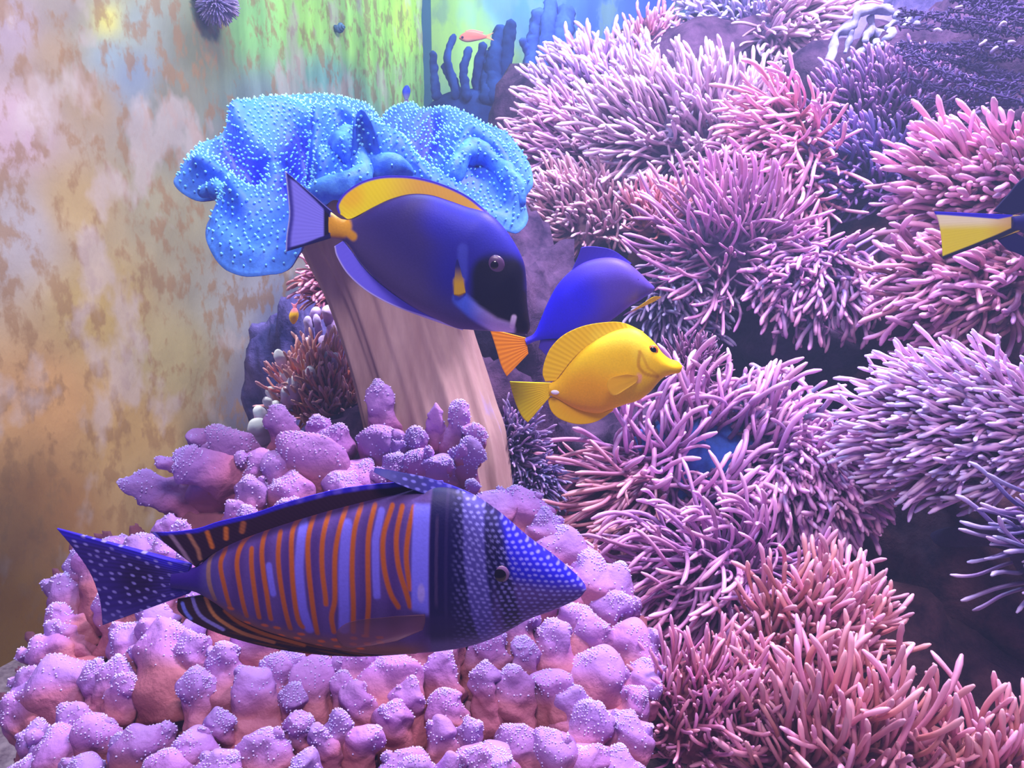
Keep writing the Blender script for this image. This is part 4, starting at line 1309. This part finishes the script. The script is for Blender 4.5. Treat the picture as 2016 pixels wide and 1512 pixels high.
def anemone(label, cx, cy, d, rx, ry, n, length, thick, flow, cols, wn=1.0, wf=0.8, wr=0.0, jit=0.38, curl=0.8, wig=0.2, hook=0.0, bulb=1.15,
            disc=(110, 70, 130), seed=1, depth=0.42, top=0.25, name='anemone', cat='anemone', group=ANEM, hollow=0.0, lenvar=0.3, zmin=0.12):
    """tentacled polyp: oral disc as a dome plus a field of tubes; pixels give the direction, d the distance"""
    global n_tent
    n = int(n * 2.1); thick *= 0.51; length *= 1.15
    rnd = np.random.default_rng(seed)
    c = P(cx, cy, d)
    root = empty(name, c)
    tag(root, label, cat, group)
    k = d / FPX
    RX, RY, RZ = rx * k, ry * k, depth * (rx + ry) / 2 * k
    ex, ey, ez = RT, UP, -FW
    # dome-shaped disc and column
    v = ICO4[0]
    sh = np.array([1 + 0.10 * mnoise.noise(Vector(p * 2.2 + seed)) for p in v])
    rel = (v * sh[:, None] * [RX, RY, RZ])
    W = rel[:, :1] * ex + rel[:, 1:2] * ey + rel[:, 2:] * ez
    cols = [(p_, tuple(int(.82 * a + .18 * b) for a, b in zip(c_, (160, 130, 235)))) for p_, c_ in cols]
    dm = noise_mat('disc_%d' % seed, tuple(int(x * .7) for x in disc), disc, 30, 0.6, 0.25, 0.4, 0.004)
    put('oral_disc', make_mesh('oral_disc', W * 0.93, ICO4[1], dm, True), root)
    # fleshy column running back and down to its foothold on the rock
    CV = []
    r0 = 0.62 * min(RX, RY)
    for q in range(9):
        f = q / 8
        cc = FW * (0.20 * f) + np.array([0, 0, -1.0]) * 0.05 * f * f
        rr_ = r0 * (1 - 0.35 * math.sin(f * math.pi)) * (1 + 0.03 * math.sin(q * 2.1))
        for a_ in range(20):
            an_ = a_ * math.pi / 10
            CV.append(cc + (ex * math.cos(an_) + ey * math.sin(an_)) * rr_ * (1 + 0.05 * math.cos(5 * an_)))
    CF = gridfaces(9, 20, wrap=True); CF.append(list(range(20))[::-1]); CF.append(list(range(160, 180)))
    put('column', make_mesh('column', CV, CF, dm, True), root)
    tm = ramp_mat('tentacle_%d' % seed, cols, 0.40, 0.45, 0.25, 0.0, hue=0.04)
    LEN, RAD = length * k, thick * k / 2
    var = [tentacle_mesh('tentacle', RAD / LEN, curl * s_, wig, tm, seed * 31 + q, bulb, hook=hook) for q, s_ in enumerate(np.linspace(0.3, 1.5, 10))]
    fl = ex * flow[0] - ey * flow[1]
    fn = np.linalg.norm(fl); flu = fl / fn if fn > 1e-6 else UP
    ga = 2.399963
    extra = set(rnd.choice(n, n - 300, replace=False).tolist()) if n > 300 else set()   # past 300: one joined part
    EV, EF, ET, en = [], [], [], 0
    for i in range(n):
        # spread over the camera-facing part of the dome, a little more towards its top
        rr = math.sqrt((i + 0.5) / n); rr = hollow + (1 - hollow) * rr
        an_ = i * ga + rnd.normal(0, 0.12)
        a, b = rr * math.cos(an_), rr * math.sin(an_)
        b = b * (1 - 0.0) + top * (1 - rr)
        rq = min(0.999, math.hypot(a, b))
        zc = math.sqrt(1 - rq * rq)
        pos = ex * a * RX + ey * b * RY + ez * max(zc, 0.0) * RZ
        nn = ex * a / RX + ey * b / RY + ez * max(zc, zmin) / RZ
        nn = nn / np.linalg.norm(nn)
        rad = ex * a + ey * b
        dv_ = nn * wn + fl * wf + rad * wr + rnd.normal(0, jit, 3)
        dv_ /= np.linalg.norm(dv_)
        bend = flu + rnd.normal(0, 0.45, 3) + rad * 0.5
        X = bend - dv_ * (bend @ dv_); X /= np.linalg.norm(X) + 1e-9
        Y = np.cross(dv_, X)
        s_ = LEN * rnd.uniform(1 - lenvar, 1 + lenvar)
        vm_ = var[int(rnd.integers(0, 10))]
        if i in extra:
            if vm_.name not in vcache:
                vc = np.empty(len(vm_.vertices) * 3); vm_.vertices.foreach_get('co', vc)
                tt_ = np.empty(len(vm_.vertices)); vm_.attributes['t'].data.foreach_get('value', tt_)
                vcache[vm_.name] = (vc.reshape(-1, 3), [tuple(p.vertices) for p in vm_.polygons], tt_)
            vc, fc_, tt_ = vcache[vm_.name]
            EV.append(vc @ np.stack([X, Y, dv_]) * s_ + pos); ET.append(tt_)
            EF += [tuple(q + en for q in f_) for f_ in fc_]; en += len(vc)
            continue
        o = bpy.data.objects.new('tentacle', vm_)
        o.parent = root
        M = Matrix(((X[0], Y[0], dv_[0], pos[0]), (X[1], Y[1], dv_[1], pos[1]), (X[2], Y[2], dv_[2], pos[2]), (0, 0, 0, 1)))
        o.matrix_local = M @ Matrix.Scale(s_, 4)
        COL.objects.link(o)
        n_tent += 1
    if EV:
        tag(put('tentacles', make_mesh('tentacles', np.vstack(EV), EF, tm, True, None, np.concatenate(ET)), root), kind='stuff')
    return root


LAVP = [(0, (120, 90, 140)), (.5, (190, 150, 205)), (1, (240, 215, 245))]
PINK = [(0, (130, 70, 100)), (.5, (225, 140, 170)), (1, (255, 190, 220))]
BEIGE = [(0, (140, 105, 135)), (.5, (205, 165, 190)), (1, (245, 215, 235))]
SALM = [(0, (150, 80, 90)), (.55, (225, 135, 140)), (1, (255, 180, 190))]
DARKV = [(0, (60, 36, 76)), (.6, (112, 74, 128)), (1, (180, 130, 190))]
BLUEW = [(0, (110, 100, 160)), (.5, (165, 160, 215)), (1, (225, 225, 250))]
MAG = [(0, (110, 64, 110)), (.55, (200, 130, 190)), (.9, (246, 176, 220)), (1, (255, 200, 232))]

anemone('pale lavender anemone crowning the left shoulder of the reef', 1192, 212, 1.72, 128, 98, 230, 54, 11, (-.5, -.6), LAVP, seed=1, disc=(140, 120, 180))
anemone('small bright pink anemone tucked behind the pale lavender one', 1285, 110, 1.76, 34, 62, 70, 40, 9, (.2, -.5), PINK, seed=2, disc=(200, 120, 160))
anemone('broad beige pink anemone with open blue mouth below the lavender one', 1350, 268, 1.45, 165, 92, 240, 74, 12, (-.35, -.25), BEIGE, wr=.5, seed=3, disc=(150, 130, 190), curl=.5)
anemone('pink fringe anemone hanging on the left flank of the reef', 1110, 300, 1.60, 80, 85, 120, 62, 10, (-.9, -.1), [(0, (130, 80, 120)), (.5, (200, 140, 185)), (1, (250, 200, 220))], seed=4, disc=(150, 110, 160))
anemone('bluish white anemone beside the frilly white coral', 1440, 85, 1.78, 105, 85, 200, 56, 10, (-.3, .1), BLUEW, seed=5, disc=(150, 150, 215))
anemone('faded peach anemone with swept tentacles left of the frilly white coral', 1585, 75, 1.60, 90, 85, 170, 62, 11, (.4, .2), [(0, (120, 90, 140)), (.5, (200, 155, 180)), (1, (240, 205, 220))], seed=6, disc=(150, 120, 180))
anemone('coral pink anemone with long combed tentacles between beige and dark violet ones', 1535, 330, 1.27, 70, 130, 170, 92, 12, (-.75, .25), PINK, seed=7, disc=(190, 110, 130), curl=.9)
anemone('brownish violet anemone under the dark gorgonian', 1745, 225, 1.33, 140, 75, 210, 52, 10, (-.2, -.35), DARKV, seed=8, disc=(70, 44, 90))
anemone('deep purple anemone in shade between pink clumps', 1690, 345, 1.27, 110, 60, 130, 58, 11, (-.6, -.2), [(0, (50, 34, 90)), (.6, (92, 70, 140)), (1, (150, 120, 190))], seed=9, disc=(50, 36, 96))
anemone('bright pink anemone with thick tentacles behind the yellow-tailed tang', 1925, 380, 1.02, 130, 85, 150, 92, 16, (-1.0, -.1), PINK, seed=10, disc=(170, 110, 160), curl=.4, wf=1.1)
anemone('washed out beige anemone at the foot of the reef shoulder', 1135, 425, 1.45, 90, 72, 130, 52, 10, (-.2, -.1), [(0, (150, 100, 120)), (.5, (215, 160, 175)), (1, (245, 200, 210))], seed=11, disc=(180, 140, 170))
anemone('small orange pink anemone above the indigo tang', 1290, 425, 1.33, 44, 36, 60, 46, 10, (-.1, -.7), SALM, seed=12, disc=(200, 130, 120))
anemone('violet pink anemone with spidery radiating tentacles', 1430, 490, 1.22, 110, 92, 120, 96, 11, (-.1, -.1), [(0, (110, 76, 120)), (.5, (190, 130, 170)), (.9, (240, 160, 210)), (1, (250, 170, 220))], wr=.6, seed=13, disc=(105, 76, 135), curl=.5)
anemone('anemone with curling pink tipped tubes above the cave', 1610, 560, 1.18, 105, 72, 110, 66, 13, (-.1, .45), [(0, (84, 56, 110)), (.5, (160, 116, 175)), (.8, (230, 170, 215)), (1, (255, 170, 215))], seed=14, disc=(92, 70, 130), curl=1.4, wig=.3)
anemone('brown pink anemone with fat hooked tubes under the yellow-tailed tang', 1885, 570, .99, 135, 80, 100, 92, 16, (-.8, .25), [(0, (110, 60, 70)), (.55, (196, 124, 150)), (1, (255, 186, 222))], seed=15, disc=(92, 54, 80), curl=1.6, wig=.3)
anemone('grey blue anemone right of the indigo tang', 1335, 600, 1.25, 62, 80, 110, 56, 10, (.1, .3), [(0, (80, 66, 110)), (.6, (140, 120, 170)), (1, (210, 195, 230))], seed=16, disc=(86, 76, 130))
anemone('dense pale pink anemone with swept back tentacles beside the brown rock', 1900, 840, .86, 185, 118, 300, 92, 13, (-1.25, -.05), [(0, (150, 96, 130)), (.5, (222, 166, 205)), (.85, (245, 210, 240)), (1, (225, 215, 255))], seed=17, disc=(150, 100, 130), curl=.35, wf=1.3, jit=.2)
anemone('curly pink anemone with open blue disc under the yellow tang', 1390, 905, .98, 175, 105, 130, 125, 15, (.1, -.1), MAG, seed=18, disc=(60, 110, 225), curl=1.9, wig=.45, hollow=.25, wr=.2, jit=.5, depth=.3)
anemone('violet pink anemone with crowded tubes next to the dark rock', 1600, 950, .92, 100, 92, 190, 62, 14, (.1, .35), MAG, seed=19, disc=(120, 80, 150), curl=1.1, wig=.25)
anemone('long arching tan tentacles on an anemone beside the finger coral', 1235, 990, .96, 85, 105, 80, 120, 13, (-.9, .35), [(0, (130, 76, 120)), (.6, (196, 124, 150)), (1, (250, 180, 190))], seed=20, disc=(120, 70, 90), curl=1.1, wig=.12, wf=1.1)
anemone('sprawling pink anemone with long flat lying tentacles', 1385, 1125, .86, 145, 62, 120, 130, 13, (-.35, .1), MAG, seed=21, disc=(150, 90, 150), curl=1.2, wig=.3, wr=.7, jit=.4)
anemone('salmon anemone with upright tentacles at the edge of the dark rock', 1590, 1235, .78, 120, 92, 120, 86, 15, (.1, -.8), SALM, seed=22, disc=(200, 120, 130), curl=.8, wig=.2)
anemone('rosy anemone with thin upright tentacles beside the pale finger coral', 1375, 1400, .70, 120, 110, 140, 80, 11, (0, -.8), [(0, (150, 76, 96)), (.55, (215, 120, 150)), (1, (255, 175, 200))], seed=23, disc=(190, 100, 130), curl=.7, wig=.2)
anemone('large salmon anemone with tall bowed tentacles in the near corner of the reef', 1612, 1465, .70, 165, 115, 110, 140, 17, (-.2, -.8), SALM, seed=24, disc=(205, 125, 130), curl=1.0, wig=.15)
anemone('salmon anemone leaning on the dark brown rock near the glass', 1920, 1530, .70, 115, 100, 70, 120, 17, (-.2, -.9), SALM, seed=25, disc=(190, 110, 120), curl=.7, wig=.15)
anemone('sparse lavender anemone on the right of the dark brown rock', 2040, 1070, .76, 60, 80, 34, 105, 13, (-1.2, -.2), [(0, (80, 60, 100)), (.6, (130, 105, 160)), (1, (205, 190, 230))], seed=26, disc=(70, 50, 90), curl=.4)
anemone('orange anemone behind the left foot of the toadstool stalk', 645, 775, 1.06, 85, 66, 170, 52, 9, (.1, -.9), [(0, (205, 100, 66)), (.55, (252, 152, 104)), (1, (255, 200, 190))], seed=27, disc=(190, 100, 80), curl=.5)
anemone('small pink orange anemone peeking out left of the toadstool stalk', 640, 565, 1.25, 34, 40, 50, 34, 9, (-.2, .2), SALM, seed=28, disc=(200, 120, 140))
anemone('purple brown tufted coral in front of the yellow tang snout', 1362, 728, 1.10, 42, 36, 80, 40, 6, (0, -.4), [(0, (80, 40, 80)), (.6, (150, 90, 130)), (1, (200, 140, 180))], seed=29, disc=(80, 44, 90), name='tufted_coral', cat='coral', group='tufted corals', curl=.3)
anemone('grey lilac star polyp coral beside the toadstool stalk foot', 1012, 868, .93, 42, 52, 90, 40, 7, (.2, -.2), [(0, (86, 70, 120)), (.6, (140, 118, 170)), (1, (190, 170, 215))], seed=30, disc=(86, 66, 96), name='star_polyp_coral', cat='coral', group='tufted corals', curl=.4)
anemone('blue grey star polyp coral under the arching tan anemone', 1060, 950, .93, 36, 40, 70, 36, 7, (.1, .1), [(0, (66, 60, 120)), (.6, (110, 104, 170)), (1, (170, 165, 220))], seed=31, disc=(66, 60, 110), name='star_polyp_coral', cat='coral', group='tufted corals', curl=.4)
anemone('cluster of blue green tubes at the cave edge', 1500, 830, .99, 62, 46, 44, 70, 15, (.4, -.5), [(0, (70, 70, 130)), (.5, (100, 140, 190)), (.8, (200, 170, 220)), (1, (255, 190, 210))], seed=32, disc=(80, 90, 160), curl=1.3, wig=.35)

# ------------------------------------------------------------------ white frilly coral
def tube(name, pts, w, mat, parent, seed=0.0, taper=1.0, seg=12, n=28, rough=0.2):
    """pts: (px, py, depth) path; w: width in metres"""
    p3 = crv(np.array([P(*q) for q in pts]), n)
    tg = np.gradient(p3, axis=0); tg /= np.linalg.norm(tg, axis=1)[:, None]
    V, tv = [], []
    for k in range(n):
        f = k / (n - 1)
        sx = np.cross(tg[k], FW); sx /= np.linalg.norm(sx) + 1e-9; sy_ = np.cross(sx, tg[k])
        r = w / 2 * (1 + (taper - 1) * f)
        r *= math.sqrt(max(0.02, 1 - max(0, (abs(f - .5) - .42) / .08) ** 2))
        for a in range(seg):
            t = 2 * math.pi * a / seg
            o = sx * math.cos(t) * r + sy_ * math.sin(t) * r
            q = p3[k] + o
            q = q + o * rough * 2 * mnoise.noise(Vector(q * 60 + seed))
            V.append(q); tv.append(f)
    F = gridfaces(n, seg, wrap=True); F.append(list(range(seg))[::-1]); F.append(list(range((n - 1) * seg, n * seg)))
    return mesh(name, V, F, mat, parent, t=tv)


def zw(pts, d): return [(1466 + x / 3.6, y / 3.6, d + 0.01 * math.sin(i)) for i, (x, y) in enumerate(pts)]


wc = empty('frilly_coral', P(1690, 130, 1.46))
tag(wc, 'frilly bluish white coral with bright folded edges on the violet rock', 'coral')
white_m = noise_mat('white_coral', (104, 104, 160), (166, 170, 208), 30, 0.5, 0.3, 0.3)
for k, (pts, w) in enumerate([([(580, 490), (640, 330), (660, 240), (770, 180), (800, 90), (870, 70), (960, 60), (1060, 90)], 52), ([(840, 300), (900, 210), (960, 230), (1010, 270), (1060, 190)], 50),
                              ([(740, 430), (790, 385), (850, 350), (915, 350)], 44), ([(1110, 285), (1140, 170), (1150, 240), (1240, 150)], 44), ([(1190, 265), (1300, 270)], 44), ([(940, 320), (930, 280)], 40),
                              ([(700, 500), (720, 470)], 36), ([(600, 480), (650, 500)], 50), ([(1330, 190), (1350, 210)], 30), ([(1000, 200), (1080, 150)], 34), ([(1060, 95), (1120, 150), (1180, 120)], 40), ([(880, 110), (905, 190), (860, 260)], 40), ([(765, 200), (740, 300), (705, 380)], 36), ([(960, 330), (1010, 300), (1060, 330)], 34)]):
    tube('fold', zw(pts, 1.36), 1.1 * w / 3.6 / FPX * 1.44, white_m, wc, seed=k, rough=0.45, n=40, seg=16)
vm = noise_mat('violet_coral_plate', (90, 84, 170), (130, 122, 210), 16, 0.7, 0.2, 0.4)
v = ICO4[0]
pl = P(1712, 105, 1.47) + np.outer(v[:, 0] * 0.085, RT) + np.outer(v[:, 1] * 0.075, UP) + np.outer(v[:, 2] * 0.05, FW)
pl += np.array([0.012 * fbm(p * 14) for p in pl])[:, None] * (-FW)
mesh('plate', pl, ICO4[1], vm, wc)

# ------------------------------------------------------------------ dark gorgonian, upper right
go = empty('gorgonian', P(2060, 160, 1.1))
tag(go, 'dark purple feathery gorgonian spreading over the top right', 'coral')
gm = noise_mat('gorgonian_branch', (34, 22, 66), (66, 46, 110), 40, 0.7, 0.2, 0.3)
rg = random.Random(3)
tips, tnorm = [], []
for k in range(30):
    y0 = rg.uniform(-30, 210); x0 = rg.uniform(1930, 2090); x1 = x0 - rg.uniform(120, 300); y1 = y0 - rg.uniform(-30, 80) - 30
    d = rg.uniform(1.08, 1.22)
    pts = [(x0, y0, d), ((x0 + x1) / 2 + rg.uniform(-20, 20), (y0 + y1) / 2 + rg.uniform(-18, 18), d + .01), (max(x1, 1770), y1, d + .03)]
    tube('branch', pts, 0.0042, gm, go, seed=k, taper=0.5, seg=6, n=16)
    for q in crv(np.array(pts), 40):
        for _ in range(2):
            tips.append(P(q[0] + rg.uniform(-7, 7), q[1] + rg.uniform(-7, 7), q[2])); tnorm.append([rg.gauss(0, 1), -0.3, rg.gauss(0, 1)])
pv, pf = blobs(np.array(tips), np.array(tnorm), np.array([rg.uniform(.0012, .0022) for _ in tips]), 3.4)
tag(mesh('polyps', pv, pf, plain_mat('gorgonian_polyp', (62, 46, 104), 0.6, 0.2), go), kind='stuff')
pale = noise_mat('pale_knob', (130, 120, 180), (200, 190, 215), 40, 0.5, 0.3)
for k, (x, y) in enumerate([(1935, 85), (1958, 96), (1992, 82), (1846, 58), (1975, 44), (1888, 14)]):
    tube('knob', [(x - 9, y + 6 + 5 * math.sin(k * 2), 1.075), (x, y, 1.07), (x + 8, y - 7 * math.cos(k), 1.07)], 0.0048, pale, go, seed=k, seg=8, n=8)

# ------------------------------------------------------------------ far dark finger coral and sponges before the back wall
far = empty('finger_sponge', P(930, 210, 2.55))
tag(far, 'dark blue finger sponge standing before the yellow green rear wall', 'sponge')
fm = noise_mat('dark_sponge', (22, 46, 110), (40, 74, 150), 12, 0.9, 0.1, 0.4)
for k, (pts, w) in enumerate([([(1015, 400), (1025, 560), (1050, 800)], 60), ([(1190, 270), (1130, 450), (1180, 640), (1200, 800)], 50), ([(1100, 500), (1180, 660), (1220, 800)], 70), ([(1310, 370), (1260, 560), (1290, 800)], 60),
                              ([(1420, 330), (1370, 600), (1380, 800)], 66), ([(1570, 200), (1500, 500), (1520, 820)], 110), ([(1640, 150), (1600, 500), (1570, 820)], 90), ([(1480, 400), (1460, 600), (1450, 820)], 100),
                              ([(1560, 680), (1470, 720), (1420, 760)], 34)]):
    tube('finger', [(600 + x / 4.032, y / 4.032, 2.5 + 0.03 * math.sin(k * 3 + i)) for i, (x, y) in enumerate(pts)], w / 4.032 / FPX * 2.5, fm, far, seed=k, taper=1.3)
v = ICO4[0]
pl = P(930, 245, 2.58) + np.outer(v[:, 0] * 0.17, RT) + np.outer(v[:, 1] * 0.12, UP) + np.outer(v[:, 2] * 0.1, FW)
mesh('base', pl + np.array([0.02 * fbm(p * 8) for p in pl])[:, None] * (-FW), ICO4[1], fm, far)
far2 = empty('branching_sponge', P(1080, 200, 2.75))
tag(far2, 'hazy blue branching sponge behind the lavender anemone', 'sponge')
fm2 = noise_mat('blue_sponge', (46, 70, 170), (70, 100, 205), 12, 0.9, 0.1, 0.4)
for k, (pts, w) in enumerate([([(1870, 60), (1840, 300), (1800, 720)], 130), ([(1960, -20), (1930, 250), (1900, 720)], 110), ([(1680, 600), (1720, 680), (1790, 780)], 90), ([(2080, 60), (2040, 300), (2000, 600)], 150), ([(1720, 300), (1770, 420), (1800, 560)], 60),
                              ([(1690, 545), (1695, 620)], 26)]):
    tube('finger', [(600 + x / 4.032, y / 4.032, 2.7 + 0.03 * math.sin(k * 3 + i)) for i, (x, y) in enumerate(pts)], w / 4.032 / FPX * 2.7, fm2, far2, seed=k + 20, taper=1.4)
v = ICO4[0]
pl = P(1090, 250, 2.75) + np.outer(v[:, 0] * 0.16, RT) + np.outer(v[:, 1] * 0.16, UP) + np.outer(v[:, 2] * 0.1, FW)
mesh('base', pl, ICO4[1], fm2, far2)

# ------------------------------------------------------------------ sea urchin and snail on the side wall
uc = wall_point(424, 2, 0.03)
ur = empty('sea_urchin', uc)
tag(ur, 'bristly purple sea urchin clinging to the tank wall', 'sea urchin')
ud = project(uc)[2]
um = noise_mat('urchin_test', (50, 36, 80), (90, 70, 120), 40, 0.7, 0.2)
R = 26 / FPX * ud
mesh('body', uc + ICO4[0] * R, ICO4[1], um, ur)
rs = np.random.default_rng(5)
SV, SFc = [], []
for k in range(520):
    q = rs.normal(size=3); q /= np.linalg.norm(q)
    a = np.cross(q, [0.3, 0.5, 0.8]); a /= np.linalg.norm(a); b = np.cross(q, a)
    L = 20 / FPX * ud * rs.uniform(.75, 1.15); w = 2.3 / FPX * ud
    o = len(SV)
    for t in range(4):
        SV.append(uc + q * R * .95 + w * (a * math.cos(t * 1.5708) + b * math.sin(t * 1.5708)))
    for t in range(4):
        SV.append(uc + q * (R + L) + .5 * w * (a * math.cos(t * 1.5708) + b * math.sin(t * 1.5708)))
    for t in range(4):
        SFc.append((o + t, o + (t + 1) % 4, o + 4 + (t + 1) % 4, o + 4 + t))
    SFc.append((o + 4, o + 5, o + 6, o + 7))
tag(mesh('spines', SV, SFc, noise_mat('urchin_spine', (110, 100, 170), (190, 175, 215), 25, 0.5, 0.3), ur), kind='stuff')

sp = wall_point(667, 54, 0.012)
sd = project(sp)[2]
sn = empty('sea_snail', sp)
tag(sn, 'small blue grey snail on the green part of the tank wall', 'snail')
shell_m = noise_mat('snail_shell', (40, 80, 110), (80, 130, 165), 60, 0.5, 0.3)
nS, nT = 60, 12
V = []
Rs = 9 / FPX * sd
axd = RT * 0.75 - UP * 0.15 - FW * 0.4; axd = axd / np.linalg.norm(axd)
a1 = np.cross(axd, UP); a1 /= np.linalg.norm(a1); a2 = np.cross(axd, a1)
for i in range(nS):
    f = i / (nS - 1); ph = f * 3.2 * 2 * math.pi
    rad = Rs * (1 - f) ** 1.1 + 1e-4; tubr = Rs * 0.62 * (1 - f) + 2e-4
    cc = sp + (a1 * math.cos(ph) + a2 * math.sin(ph)) * rad * 0.7 + axd * (f * 2.0 * Rs)
    rdir = a1 * math.cos(ph) + a2 * math.sin(ph)
    for j in range(nT):
        t = 2 * math.pi * j / nT
        V.append(cc + (rdir * math.cos(t) + axd * math.sin(t)) * tubr)
F = gridfaces(nS, nT, wrap=True); F.append(list(range(nT))[::-1])
mesh('shell', V, F, shell_m, sn)
ft = sp - axd * Rs * 0.4 + (ICO2[0] * [1, 1, 0.5]) * Rs * 0.9
mesh('foot', ft, ICO2[1], plain_mat('snail_foot', (110, 130, 150), 0.6, 0.2), sn)
print('tentacles', n_tent)
